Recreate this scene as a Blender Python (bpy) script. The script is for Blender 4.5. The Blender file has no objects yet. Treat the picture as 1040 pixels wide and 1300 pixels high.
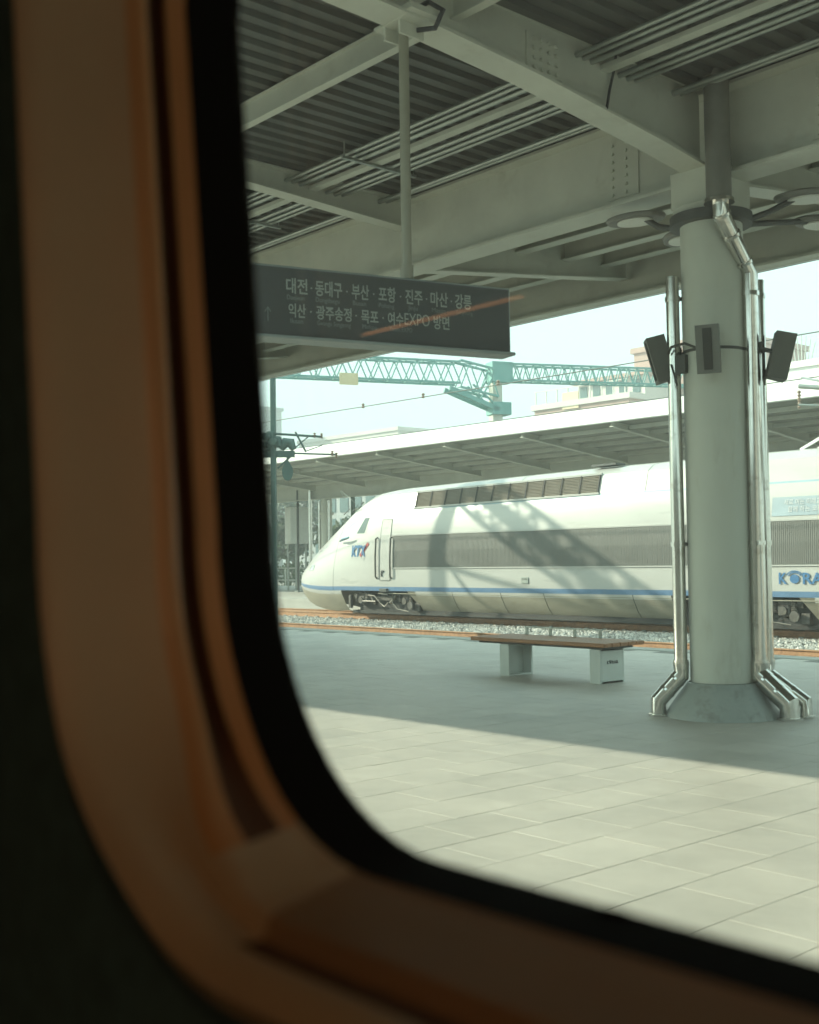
import bpy, bmesh, math, random
import numpy as np
from mathutils import Vector, Matrix
R = math.radians
random.seed(7); rng = np.random.default_rng(7)
SC = bpy.context.scene
COL = SC.collection

# ------------------------------------------------------------------ camera
CAM_POS = Vector((0, 0, 1.40))
yaw, pitch, roll = R(41.3), R(2.35), R(0.8)
fw = Vector((-math.cos(yaw)*math.cos(pitch), math.sin(yaw)*math.cos(pitch), math.sin(pitch)))
rt = fw.cross(Vector((0, 0, 1))).normalized(); up = rt.cross(fw)
rt, up = rt*math.cos(roll)-up*math.sin(roll), rt*math.sin(roll)+up*math.cos(roll)
cd = bpy.data.cameras.new('camera'); cam = bpy.data.objects.new('camera', cd); COL.objects.link(cam)
m = Matrix.Identity(4)
for i in range(3):
    m[i][0], m[i][1], m[i][2], m[i][3] = rt[i], up[i], -fw[i], CAM_POS[i]
cam.matrix_world = m
cd.sensor_fit = 'VERTICAL'; cd.sensor_height = 36; cd.lens = 1500/1300*36
cd.clip_start = 0.02; cd.clip_end = 3000
cd.dof.use_dof = True; cd.dof.focus_distance = 24; cd.dof.aperture_fstop = 4.3
SC.camera = cam

# ------------------------------------------------------------------ light
LIGHT = Vector((1.7, 1.0, -0.95)).normalized()          # the way the sunlight travels
SUN_EL = math.asin(-LIGHT.z); SUN_ROT = math.atan2(-LIGHT.x, -LIGHT.y)
w = bpy.data.worlds.new('World'); SC.world = w; w.use_nodes = True
nt = w.node_tree; nt.nodes.clear()
sky = nt.nodes.new('ShaderNodeTexSky'); sky.sky_type = 'NISHITA'; sky.sun_disc = False
sky.sun_elevation = SUN_EL; sky.sun_rotation = SUN_ROT
sky.dust_density = 6.0; sky.air_density = 1.0; sky.ozone_density = 1.0
hz = nt.nodes.new('ShaderNodeMixRGB'); hz.inputs[0].default_value = 0.7
hz.inputs[2].default_value = (8.3, 8.5, 8.4, 1)         # thin white haze over the whole sky
bg = nt.nodes.new('ShaderNodeBackground'); bg.inputs[1].default_value = 0.106
wo = nt.nodes.new('ShaderNodeOutputWorld')
nt.links.new(sky.outputs[0], hz.inputs[1]); nt.links.new(hz.outputs[0], bg.inputs[0]); nt.links.new(bg.outputs[0], wo.inputs[0])
sd = bpy.data.lights.new('sun', 'SUN'); sd.energy = 5.0; sd.angle = R(0.5); sd.color = (1.0, 0.72, 0.59)
sun = bpy.data.objects.new('sun', sd); COL.objects.link(sun)
sun.rotation_euler = LIGHT.to_track_quat('-Z', 'Y').to_euler(); sun.location = (-60, -40, 40)
SC.view_settings.view_transform = 'Standard'; SC.view_settings.look = 'None'
SC.view_settings.gamma = 1.0; SC.view_settings.exposure = 1.24
SC.render.engine = 'CYCLES'
SC.cycles.max_bounces = 8; SC.cycles.diffuse_bounces = 4; SC.cycles.glossy_bounces = 4
SC.cycles.transparent_max_bounces = 12; SC.cycles.caustics_reflective = False; SC.cycles.caustics_refractive = False
SC.cycles.use_denoising = True; SC.cycles.use_adaptive_sampling = True; SC.cycles.adaptive_threshold = 0.02

# ------------------------------------------------------------------ materials
MAT = {}
def mat(name, col, rough=0.6, metal=0.0, var=0.15, scale=3.0, bump=0.0, bscale=60.0, dirt=None, rnd=0.0,
        island=False, spec=0.5, coat=0.0, stretch=None, world=False):
    if name in MAT: return MAT[name]
    M = bpy.data.materials.new(name); M.use_nodes = True; t = M.node_tree; N = t.nodes; L = t.links
    b = N['Principled BSDF']; b.inputs['Roughness'].default_value = rough; b.inputs['Metallic'].default_value = metal
    b.inputs['Specular IOR Level'].default_value = spec; b.inputs['Coat Weight'].default_value = coat
    b.inputs['Coat Roughness'].default_value = 0.15
    tc = N.new('ShaderNodeTexCoord'); vec = tc.outputs['Object']
    if world: vec = N.new('ShaderNodeNewGeometry').outputs['Position']
    if stretch:
        mp = N.new('ShaderNodeMapping'); mp.inputs['Scale'].default_value = stretch; L.new(vec, mp.inputs[0]); vec = mp.outputs[0]
    n1 = N.new('ShaderNodeTexNoise'); n1.inputs['Scale'].default_value = scale; n1.inputs['Detail'].default_value = 6
    n1.inputs['Roughness'].default_value = 0.65; L.new(vec, n1.inputs['Vector'])
    ramp = N.new('ShaderNodeMapRange'); ramp.inputs[1].default_value = 0.3; ramp.inputs[2].default_value = 0.7
    ramp.inputs[3].default_value = 1-var; ramp.inputs[4].default_value = 1+var*0.6; L.new(n1.outputs[0], ramp.inputs[0])
    mul = N.new('ShaderNodeMixRGB'); mul.blend_type = 'MULTIPLY'; mul.inputs[0].default_value = 1
    mul.inputs[1].default_value = (*col, 1); L.new(ramp.outputs[0], mul.inputs[2]); out = mul.outputs[0]
    if dirt:
        n2 = N.new('ShaderNodeTexNoise'); n2.inputs['Scale'].default_value = dirt[1]; n2.inputs['Detail'].default_value = 8
        n2.inputs['Roughness'].default_value = 0.75; L.new(vec, n2.inputs['Vector'])
        r2 = N.new('ShaderNodeMapRange'); r2.inputs[1].default_value = dirt[2]; r2.inputs[2].default_value = dirt[2]+0.16
        r2.inputs[3].default_value = 0; r2.inputs[4].default_value = dirt[3]; L.new(n2.outputs[0], r2.inputs[0])
        mx = N.new('ShaderNodeMixRGB'); mx.inputs[2].default_value = (*dirt[0], 1)
        L.new(r2.outputs[0], mx.inputs[0]); L.new(out, mx.inputs[1]); out = mx.outputs[0]
    if rnd:
        if island:
            g = N.new('ShaderNodeNewGeometry'); ro = g.outputs['Random Per Island']
        else:
            g = N.new('ShaderNodeObjectInfo'); ro = g.outputs['Random']
        r3 = N.new('ShaderNodeMapRange'); r3.inputs[3].default_value = 1-rnd; r3.inputs[4].default_value = 1+rnd*0.6; L.new(ro, r3.inputs[0])
        m3 = N.new('ShaderNodeMixRGB'); m3.blend_type = 'MULTIPLY'; m3.inputs[0].default_value = 1
        L.new(out, m3.inputs[1]); L.new(r3.outputs[0], m3.inputs[2]); out = m3.outputs[0]
    L.new(out, b.inputs['Base Color'])
    rr = N.new('ShaderNodeMapRange'); rr.inputs[3].default_value = max(0.03, rough-0.1); rr.inputs[4].default_value = min(1, rough+0.1)
    L.new(n1.outputs[0], rr.inputs[0]); L.new(rr.outputs[0], b.inputs['Roughness'])
    if bump:
        n4 = N.new('ShaderNodeTexNoise'); n4.inputs['Scale'].default_value = bscale; n4.inputs['Detail'].default_value = 4
        L.new(tc.outputs['Object'], n4.inputs['Vector'])
        bp = N.new('ShaderNodeBump'); bp.inputs['Strength'].default_value = bump; bp.inputs['Distance'].default_value = 0.01
        L.new(n4.outputs[0], bp.inputs['Height']); L.new(bp.outputs[0], b.inputs['Normal'])
    MAT[name] = M; return M
def emis(name, col, s):
    M = bpy.data.materials.new(name); M.use_nodes = True; b = M.node_tree.nodes['Principled BSDF']
    b.inputs['Base Color'].default_value = (*col, 1); b.inputs['Emission Color'].default_value = (*col, 1)
    b.inputs['Emission Strength'].default_value = s; return M

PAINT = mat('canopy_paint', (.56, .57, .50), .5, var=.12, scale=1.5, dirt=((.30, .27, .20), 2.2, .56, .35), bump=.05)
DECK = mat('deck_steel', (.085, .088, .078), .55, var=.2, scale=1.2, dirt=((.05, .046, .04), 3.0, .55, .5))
FDECK = mat('far_deck_steel', (.27, .275, .24), .6, var=.15, scale=.6)
COLM = mat('column_paint', (.60, .62, .55), .5, var=.10, scale=1.2, dirt=((.36, .34, .26), 3.5, .54, .45), bump=.06, bscale=30, stretch=(1, 1, .3))
CONE = mat('cone_paint', (.40, .44, .42), .45, var=.25, scale=3, dirt=((.20, .19, .16), 6, .50, .6))
TILE_C = (.56, .53, .475)
TILE = mat('paving_stone', TILE_C, .5, world=True, var=.16, scale=1.4, rnd=.07, bump=.25, bscale=140, dirt=((.36, .345, .30), .9, .53, .5))
TILE_S = mat('paving_stone_far', TILE_C, .5, world=True, var=.16, scale=1.4, rnd=.07, island=True, bump=.25, bscale=140, dirt=((.36, .345, .30), .9, .53, .5))
GROUT = mat('grout', (.26, .25, .225), .9, var=.2)
CONC = mat('concrete', (.46, .45, .41), .85, var=.2, scale=.8, bump=.3, bscale=40, dirt=((.24, .22, .19), 1.5, .56, .6))
SLEEP = mat('sleeper_concrete', (.40, .39, .36), .9, var=.2, rnd=.15, bump=.3)
GROUNDM = mat('ground_gravel', (.34, .32, .28), .95, var=.35, scale=.8, bump=.8, bscale=14, dirt=((.20, .17, .13), 3, .5, .6))
STONE = mat('ballast_stone', (.52, .50, .46), .9, var=.3, scale=2, rnd=.55, island=True)
RUST = mat('rail_rust', (.46, .26, .145), .75, var=.3, scale=6, dirt=((.22, .10, .05), 9, .52, .7), bump=.3)
RAILTOP = mat('rail_head', (.55, .48, .42), .3, .9, var=.1)
CHROME = mat('polished_steel', (.74, .72, .68), .16, 1.0, var=.08, scale=5, dirt=((.34, .30, .25), 6, .52, .6))
DUCT = mat('grey_pipe', (.20, .20, .18), .5, .2, var=.25, scale=4)
POLE = mat('pole_shade_grey', (.30, .29, .23), .5, var=.15)  # grey darkened so the colour carries the shade on the pole
DARKST = mat('dark_steel', (.09, .095, .09), .55, .3, var=.25, scale=5)
SPK = mat('speaker_grey', (.16, .165, .15), .6, var=.15, scale=6)
SPKF = mat('speaker_front', (.045, .048, .045), .8, var=.15, scale=30)
CONDUIT = mat('conduit_galv', (.36, .39, .36), .4, .6, var=.2, scale=4)
SIGNF = mat('sign_face', (.062, .068, .072), .45, var=.12, scale=2)
SIGNE = mat('sign_edge', (.30, .34, .34), .45, .4, var=.1)
SIGNT = mat('sign_letter', (.32, .355, .33), .6, var=.03)
SIGNT2 = mat('sign_small_letter', (.20, .225, .22), .6, var=.03)
WOOD = mat('bench_wood', (.40, .19, .09), .5, var=.35, scale=4, stretch=(1, 14, 14), bump=.2, dirt=((.18, .09, .05), 5, .56, .5))
BENCHW = mat('bench_panel', (.66, .70, .66), .5, var=.12, scale=3, dirt=((.40, .40, .35), 5, .6, .4))
INK = mat('dark_ink', (.03, .035, .04), .6, var=.05)
WHITE = mat('train_white', (.47, .465, .44), .30, var=.07, scale=1.2, coat=.3, dirt=((.36, .34, .29), 2.0, .57, .4), stretch=(.35, 1, 2.2))
BEIGE = mat('train_skirt', (.34, .315, .25), .5, var=.16, scale=1.5, dirt=((.19, .165, .13), 2.2, .54, .5), stretch=(.4, 1, 2))
BLUE = mat('train_blue', (.12, .21, .34), .35, var=.1, scale=2, dirt=((.25, .27, .3), 3, .58, .35))
LBLUE = mat('train_light_blue', (.22, .36, .44), .35, var=.08)
BAND = mat('train_ribbed', (.155, .155, .142), .55, .2, var=.12, scale=1.5, dirt=((.11, .105, .09), 1.2, .55, .4))
LOUV = mat('louvre_bronze', (.26, .23, .19), .5, .3, var=.15)
BLACKU = mat('underframe_black', (.035, .035, .033), .7, var=.3, scale=5, dirt=((.12, .10, .07), 6, .55, .5))
BOGM = mat('bogie_grey', (.105, .10, .09), .6, .3, var=.4, scale=7, dirt=((.30, .25, .18), 8, .55, .5))
BOGL = mat('bogie_light', (.20, .185, .16), .5, .3, var=.2)
GLASSD = mat('cab_glass', (.05, .09, .09), .08, 0, var=.05, spec=.8)
REDP = mat('logo_red', (.46, .10, .10), .4, var=.03)
LOGOB = mat('logo_blue', (.06, .17, .34), .4, var=.03)
POSTER = mat('poster_blue', (.30, .38, .43), .5, var=.25, scale=.9)
POSTW = mat('poster_letter', (.62, .63, .63), .5, var=.02)
TEAL = mat('gantry_teal', (.16, .36, .34), .55, .1, var=.15, scale=2)
TEALD = mat('mast_teal', (.11, .17, .155), .6, .1, var=.2, scale=2)
FASC = mat('fascia_white', (.84, .84, .81), .5, var=.05, scale=1)
WIRE = mat('wire_grey', (.16, .18, .17), .6, .5, var=.05)
CERAM = mat('insulator', (.30, .22, .17), .3, var=.1)
BRICK = mat('brick_pink', (.46, .31, .26), .85, var=.15, scale=.5)
BPALE = mat('building_pale', (.62, .60, .56), .8, var=.1, scale=.2)
BGREY = mat('building_grey', (.40, .43, .43), .8, var=.1, scale=.2)
BGLASS = mat('building_glass', (.10, .17, .18), .15, var=.2, scale=.3)
WBOX = mat('cabinet_white', (.78, .78, .74), .5, var=.06)
YELL = mat('plate_cream', (.70, .58, .36), .5, var=.08)
LEAF1 = mat('foliage_dark', (.045, .075, .03), .7, var=.4, scale=1.5, rnd=.4, island=True)
LEAF2 = mat('foliage_mid', (.075, .11, .04), .7, var=.4, scale=1.5, rnd=.4, island=True)
BARK = mat('bark', (.12, .09, .065), .9, var=.3)
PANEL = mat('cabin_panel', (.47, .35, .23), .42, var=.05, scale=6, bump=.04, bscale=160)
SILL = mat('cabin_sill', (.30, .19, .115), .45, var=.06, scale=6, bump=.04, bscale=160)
RIDGE_GLOW = mat('ridge_lamp_tint', (.50, .25, .11), .34, var=.05, scale=6)  # orange lamp highlight on the frame ridges, put into the colour
GROOVE = mat('trim_groove', (.10, .045, .025), .6, var=.1)
GASK = mat('rubber_black', (.006, .005, .004), .9, var=.1, spec=.08)
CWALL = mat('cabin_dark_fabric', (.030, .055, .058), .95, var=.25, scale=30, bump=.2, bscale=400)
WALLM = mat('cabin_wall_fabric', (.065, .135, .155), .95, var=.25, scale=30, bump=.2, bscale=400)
CEIL = mat('cabin_ceiling_plastic', (.45, .42, .36), .6, var=.05)
OUTW = mat('carriage_outside', (.7, .7, .68), .4, var=.05)
LAMP_FILL = emis('strip_and_fill_lamp', (1.0, .55, .26), 30.0)  # added warm fill for the cabin, not a lamp in view
LAMPO = emis('strip_lamp_dim', (1.0, .42, .15), 1.05)
DIFF = mat('lamp_diffuser', (.72, .72, .66), .4, var=.05)

# ------------------------------------------------------------------ mesh helpers
class MB:
    def __init__(s): s.v = []; s.f = []; s.m = []
    def add(s, vs, fs, mi=0):
        o = len(s.v); s.v += [tuple(p) for p in vs]
        for f in fs: s.f.append(tuple(i+o for i in f)); s.m.append(mi)
        return s
    def box(s, c, d, rz=0, mi=0, ch=0.0):
        x, y, z = d[0]/2, d[1]/2, d[2]/2; cs, sn = math.cos(rz), math.sin(rz)
        def T(p): return (c[0]+p[0]*cs-p[1]*sn, c[1]+p[0]*sn+p[1]*cs, c[2]+p[2])
        if ch <= 0:
            vs = [T((a*x, b*y, e*z)) for e in (-1, 1) for a, b in ((-1, -1), (1, -1), (1, 1), (-1, 1))]
            return s.add(vs, [(3, 2, 1, 0), (4, 5, 6, 7), (0, 1, 5, 4), (1, 2, 6, 5), (2, 3, 7, 6), (3, 0, 4, 7)], mi)
        ring = lambda X, Y, Z: [T((a, b, Z)) for a, b in ((-X+ch, -Y), (X-ch, -Y), (X, -Y+ch), (X, Y-ch), (X-ch, Y), (-X+ch, Y), (-X, Y-ch), (-X, -Y+ch))]
        vs = ring(x-ch, y-ch, -z)+ring(x, y, -z+ch)+ring(x, y, z-ch)+ring(x-ch, y-ch, z)
        fs = [tuple(range(7, -1, -1)), tuple(range(24, 32))]
        for k in range(3):
            for i in range(8): j = (i+1) % 8; fs.append((k*8+i, k*8+j, k*8+8+j, k*8+8+i))
        return s.add(vs, fs, mi)
    def bar(s, p0, p1, w_, h_, upv=(0, 0, 1), mi=0):
        p0, p1 = Vector(p0), Vector(p1); d = (p1-p0).normalized(); u = Vector(upv)
        if abs(d.dot(u)) > .99: u = Vector((0, 1, 0))
        r = d.cross(u).normalized(); u = r.cross(d)
        vs = [p+r*a*w_/2+u*b*h_/2 for p in (p0, p1) for a, b in ((-1, -1), (1, -1), (1, 1), (-1, 1))]
        return s.add(vs, [(0, 1, 2, 3), (7, 6, 5, 4), (0, 4, 5, 1), (1, 5, 6, 2), (2, 6, 7, 3), (3, 7, 4, 0)], mi)
    def cyl(s, p0, p1, r0, r1=None, n=16, mi=0, caps=True):
        if r1 is None: r1 = r0
        p0, p1 = Vector(p0), Vector(p1); d = (p1-p0).normalized(); u = Vector((0, 0, 1)) if abs(d.z) < .95 else Vector((1, 0, 0))
        a = d.cross(u).normalized(); b = d.cross(a)
        vs = []
        for p, r in ((p0, r0), (p1, r1)):
            for i in range(n): t = 2*math.pi*i/n; vs.append(p+(a*math.cos(t)+b*math.sin(t))*r)
        fs = [(i, (i+1) % n, n+(i+1) % n, n+i) for i in range(n)]
        if caps: fs += [tuple(range(n-1, -1, -1)), tuple(range(n, 2*n))]
        return s.add(vs, fs, mi)
    def tube(s, pts, r, n=14, mi=0, caps=True):
        pts = [Vector(p) for p in pts]; K = len(pts); vs = []; a = None
        rs = r if isinstance(r, (list, tuple)) else [r]*K
        for k in range(K):
            d = (pts[min(k+1, K-1)]-pts[max(k-1, 0)]).normalized()
            if a is None:
                u = Vector((0, 0, 1)) if abs(d.z) < .9 else Vector((1, 0, 0)); a = d.cross(u).normalized()
            else: a = (a-d*a.dot(d)).normalized()
            b = d.cross(a); f = 1.0
            if 0 < k < K-1:
                d0 = (pts[k]-pts[k-1]).normalized(); f = 1/max(.5, math.sqrt((1+d0.dot((pts[k+1]-pts[k]).normalized()))/2))
            for i in range(n):
                t = 2*math.pi*i/n; vs.append(pts[k]+(a*math.cos(t)+b*math.sin(t))*rs[k]*(1+(f-1)*.5))
        fs = [(k*n+i, k*n+(i+1) % n, (k+1)*n+(i+1) % n, (k+1)*n+i) for k in range(K-1) for i in range(n)]
        if caps: fs += [tuple(range(n-1, -1, -1)), tuple(range((K-1)*n, K*n))]
        return s.add(vs, fs, mi)
    def lathe(s, prof, c, n=32, mi=0, sx=1, sy=1):
        vs = [(c[0]+r*math.cos(2*math.pi*i/n)*sx, c[1]+r*math.sin(2*math.pi*i/n)*sy, c[2]+z) for r, z in prof for i in range(n)]
        K = len(prof)
        fs = [(k*n+i, k*n+(i+1) % n, (k+1)*n+(i+1) % n, (k+1)*n+i) for k in range(K-1) for i in range(n)]
        fs += [tuple(range(n-1, -1, -1)), tuple(range((K-1)*n, K*n))]
        return s.add(vs, fs, mi)
    def loft(s, secs, mi=0, close=False, caps=False, rows=None):
        n = len(secs[0]); K = len(secs); vs = [p for q in secs for p in q]; fs = []; o = len(s.v)
        s.v += [tuple(p) for p in vs]
        for k in range(K-1):
            for i in range(n if close else n-1):
                j = (i+1) % n
                s.f.append((o+k*n+i, o+k*n+j, o+(k+1)*n+j, o+(k+1)*n+i)); s.m.append(rows[i] if rows else mi)
        if caps:
            s.f.append(tuple(o+i for i in range(n-1, -1, -1))); s.m.append(mi)
            s.f.append(tuple(o+(K-1)*n+i for i in range(n))); s.m.append(mi)
        return s
    def ibeam(s, p0, p1, h0, h1, wf, tf=.02, tw=.014, mi=0):
        # p0,p1: top centre line; h0,h1 depth at the ends
        p0, p1 = Vector(p0), Vector(p1); d = (p1-p0); d.z = 0; d.normalize(); r = Vector((d.y, -d.x, 0)); Z = Vector((0, 0, 1))
        def sec(p, h):
            a, b = wf/2, tw/2
            return [p+r*x+Z*z for x, z in ((-a, 0), (a, 0), (a, -tf), (b, -tf), (b, -h+tf), (a, -h+tf), (a, -h), (-a, -h), (-a, -h+tf), (-b, -h+tf), (-b, -tf), (-a, -tf))]
        return s.loft([sec(p0, h0), sec(p1, h1)], mi, close=True, caps=True)
    def build(s, name, mats, parent=None, smooth=False, recalc=True):
        if not isinstance(mats, (list, tuple)): mats = [mats]
        o = Vector((0, 0, 0))
        p = parent
        while p is not None: o += p.location; p = p.parent
        me = bpy.data.meshes.new(name)
        me.from_pydata([(v[0]-o.x, v[1]-o.y, v[2]-o.z) for v in s.v], [], s.f)
        for q in mats: me.materials.append(q)
        if len(mats) > 1: me.polygons.foreach_set('material_index', s.m)
        if recalc:
            bm = bmesh.new(); bm.from_mesh(me); bmesh.ops.recalc_face_normals(bm, faces=bm.faces); bm.to_mesh(me); bm.free()
        if smooth:
            me.polygons.foreach_set('use_smooth', [True]*len(me.polygons))
            try: me.set_sharp_from_angle(angle=R(smooth if smooth is not True else 38))
            except Exception: pass
        ob = bpy.data.objects.new(name, me); COL.objects.link(ob); ob.parent = parent
        return ob
def tag(o, label=None, cat=None, group=None, kind=None):
    if label: o['label'] = label
    if cat: o['category'] = cat
    if group: o['group'] = group
    if kind: o['kind'] = kind
    return o
def thing(name, loc, label, cat, group=None):
    o = bpy.data.objects.new(name, None); COL.objects.link(o); o.location = loc; o.empty_display_size = .2
    return tag(o, label, cat, group)
def worldloc(o):
    l = Vector((0, 0, 0))
    while o is not None: l += o.location; o = o.parent
    return l
def text(name, body, size, loc, xdir, mats, parent, updir=(0, 0, 1), extrude=.001, align='LEFT', shear=0, width=None, bold=0.0):
    cu = bpy.data.curves.new(name, 'FONT'); cu.body = body; cu.size = size; cu.extrude = extrude; cu.align_x = align
    cu.shear = shear; cu.offset = bold; cu.resolution_u = 3
    tmp = bpy.data.objects.new('tmp', cu); COL.objects.link(tmp)
    dg = bpy.context.evaluated_depsgraph_get(); dg.update()
    me = bpy.data.meshes.new_from_object(tmp.evaluated_get(dg)); bpy.data.objects.remove(tmp); bpy.data.curves.remove(cu)
    co = np.zeros(len(me.vertices)*3); me.vertices.foreach_get('co', co); co = co.reshape(-1, 3)
    if len(co) and width:
        w0 = co[:, 0].max()-co[:, 0].min()
        if w0 > 0: co[:, 0] = (co[:, 0]-co[:, 0].min())*width/w0
    X = np.array(xdir, float); X /= np.linalg.norm(X); U = np.array(updir, float); U /= np.linalg.norm(U); Nn = np.cross(X, U)
    P = np.array(loc, float)-np.array(worldloc(parent))
    co = P+co[:, :1]*X+co[:, 1:2]*U+co[:, 2:3]*Nn
    me.vertices.foreach_set('co', co.ravel()); me.update(); me.materials.clear(); me.materials.append(mats)
    ob = bpy.data.objects.new(name, me); COL.objects.link(ob); ob.parent = parent; return ob

# ================================================================== SETTING
g = MB().add([(-1500, -1200, -.56), (1200, -1200, -.56), (1200, 1500, -.56), (-1500, 1500, -.56)], [(0, 1, 2, 3)]).build('ground', GROUNDM)
tag(g, kind='structure')

# our platform: slab, edge kerbs, paving tiles
X0, X1 = -60.0, 26.0
slab = MB().box(((X0+X1)/2, 7.85, -.2745), (X1-X0, 13.74, .54)).build('platform', GROUT); tag(slab, kind='structure')
MB().box(((X0+X1)/2, 14.62, -.13), (X1-X0, .40, .28), ch=.015).build('edge_kerb', CONC, slab)
MB().box(((X0+X1)/2, 1.08, -.13), (X1-X0, .40, .28), ch=.015).build('edge_kerb', CONC, slab)
TX, TY, JN = .405, .485, .0032
def tile_mesh():
    b = MB(); b.box((0, 0, -.015), (TX-JN, TY-JN, .03), ch=.0015)
    ob = b.build('paving_tile', TILE); me = ob.data; bpy.data.objects.remove(ob); return me
tme = tile_mesh()
cells = []
nx0 = int((X0+5.51)/TX); nx1 = int((X1+5.51)/TX)
F_ = 1500.0
for i in range(nx0, nx1):
    off = (.5 if i % 2 else 0)*TY
    for j in range(0, 27):
        x = -5.51+(i+.5)*TX; y0 = 1.285+off+j*TY; y1 = y0+TY
        if y1 > 14.42: continue
        cells.append((x, (y0+y1)/2))
def pxof(x, y, z=0):
    v = Vector((x, y, z))-CAM_POS; d = v.dot(fw)
    if d < .3: return None
    return 520+F_*v.dot(rt)/d, 650-F_*v.dot(up)/d, d
def seen(x, y):
    q = pxof(x, y)
    if q is None: return -1
    if q[0] < 375 or q[0] > 1060 or q[1] > 1235 or (q[1] > 1075+(q[0]-500)*.29): return -1
    return 1/q[2]**3
sc_ = sorted(cells, key=lambda c: -seen(*c)); near = set(sc_[:300])
far = MB()
for (x, y) in cells:
    dz = random.uniform(-.0006, .0006)
    if (x, y) in near:
        o = bpy.data.objects.new('paving_tile', tme); COL.objects.link(o); o.parent = slab
        o.location = (x, y, dz); o.rotation_euler = (random.uniform(-.0012, .0012), random.uniform(-.0012, .0012), random.uniform(-.0012, .0012))
    else: far.box((x, y, -.015+dz), (TX-JN, TY-JN, .03), ch=.0015 if x > -24 else 0)
o = far.build('paving_tiles', TILE_S, slab, recalc=False); tag(o, kind='stuff')
# the platform beyond the train
p2 = MB(); p2.box((-30, 34.0, -.29), (180, 14.8, .54), mi=0); p2.box((-30, 26.75, -.06), (180, .32, .12), mi=1)
tag(p2.build('far_platform', [CONC, CONC]), kind='structure')

# ------------------------------------------------------------------ tracks
def rail_bm(y):
    b = MB(); prof = [(-.065, -.475), (.065, -.475), (.065, -.455), (.012, -.435), (.012, -.335), (.036, -.322), (.036, -.302), (.030, -.298), (-.030, -.298), (-.036, -.302), (-.036, -.322), (-.012, -.335), (-.012, -.435), (-.065, -.455)]
    # outline closed along x; the running face (index 7) is bright
    b.loft([[(x, y+a, z) for a, z in prof] for x in (-120, 60)], close=True, caps=True, rows=[0]*7+[1]+[0]*6)
    return b
def track(yc, label, xs):
    t = thing('railway_track', (-28, yc, -.3), label, 'track', 'tracks')
    for s in (-1, 1): rail_bm(yc+s*.7175).build('rail', [RUST, RAILTOP], t)
    b = MB()
    secp = [(-1.3, .0), (-1.3, -.17), (1.3, -.17), (1.3, 0.)]
    first = None
    for x in xs:
        if first is None:
            q = MB(); q.box((-28, yc, -.56), (.25, 2.5, .19), ch=.02)
            for s in (-1, 1):
                for e in (-1, 1): q.box((-28, yc+s*.7175+e*.10, -.447), (.11, .07, .045), ch=.008)
            first = q.build('sleeper', SLEEP, t); first.location.x = x+28
        else:
            o = first.copy(); COL.objects.link(o); o.parent = t; o.location.x = x+28
    return t
track(24.82, 'rusty orange rails on concrete sleepers under the white train', [-47+i*.62 for i in range(64)])
track(18.68, 'empty rusty orange track just beyond the platform edge', [-44+i*.62 for i in range(60)])
# ballast: joined stones, plus a bed under them
bed = MB(); bed.box((-30, 20.7, -.53), (180, 11.4, .06)); tag(bed.build('ballast_bed', GROUNDM), kind='structure')
def stones(n, xr, yr, z, smin, smax):
    base = np.array([(1, 0, 0), (0, 1, 0), (-1, 0, 0), (0, -1, 0), (0, 0, 1), (0, 0, -1)], float)
    fc = np.array([(0, 1, 4), (1, 2, 4), (2, 3, 4), (3, 0, 4), (1, 0, 5), (2, 1, 5), (3, 2, 5), (0, 3, 5)])
    P = np.stack([rng.uniform(*xr, n), rng.uniform(*yr, n), np.full(n, z)+rng.uniform(-.02, .012, n)], 1)
    S = rng.uniform(smin, smax, (n, 1, 3)); J = base[None]*rng.uniform(.65, 1.25, (n, 6, 1))*S
    a = rng.uniform(0, 6.28, n); c, s = np.cos(a)[:, None], np.sin(a)[:, None]
    V = np.stack([J[..., 0]*c-J[..., 1]*s, J[..., 0]*s+J[..., 1]*c, J[..., 2]*.75], 2)+P[:, None]
    Fq = (fc[None]+np.arange(n)[:, None, None]*6).reshape(-1, 3)
    return V.reshape(-1, 3), Fq
VV = []; FF = []; o_ = 0
for n, xr, yr in ((30000, (-48, -6), (19.45, 24.05)), (4500, (-48, -25), (25.6, 26.5)), (2500, (-60, -25), (24.2, 25.5))):
    V, Fq = stones(n, xr, yr, -.475, .028, .06); VV.append(V); FF.append(Fq+o_); o_ += len(V)
V = np.concatenate(VV); Fq = np.concatenate(FF)
me = bpy.data.meshes.new('ballast_stones'); me.from_pydata(V.tolist(), [], Fq.tolist()); me.materials.append(STONE)
bs = bpy.data.objects.new('ballast_stones', me); COL.objects.link(bs); tag(bs, 'pale grey crushed stone ballast between the rails', 'ballast', kind='stuff')

# ================================================================== OUR CANOPY
CX, CY = -6.05, 8.95
YE, YN = 12.9, 1.15                      # canopy edges (far, near)
def deckz(y): return 5.50+(.020*(y-CY) if y > CY else 0.0)
can = thing('platform_canopy', (CX, CY, 4.7), 'grey green steel platform canopy overhead with corrugated deck and beams', 'canopy')
GX0, GX1 = -46.0, 22.0
MB().ibeam((GX0, CY, 5.52), (GX1, CY, 5.52), .80, .80, .34, .028, .02).build('girder', PAINT, can)
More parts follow.
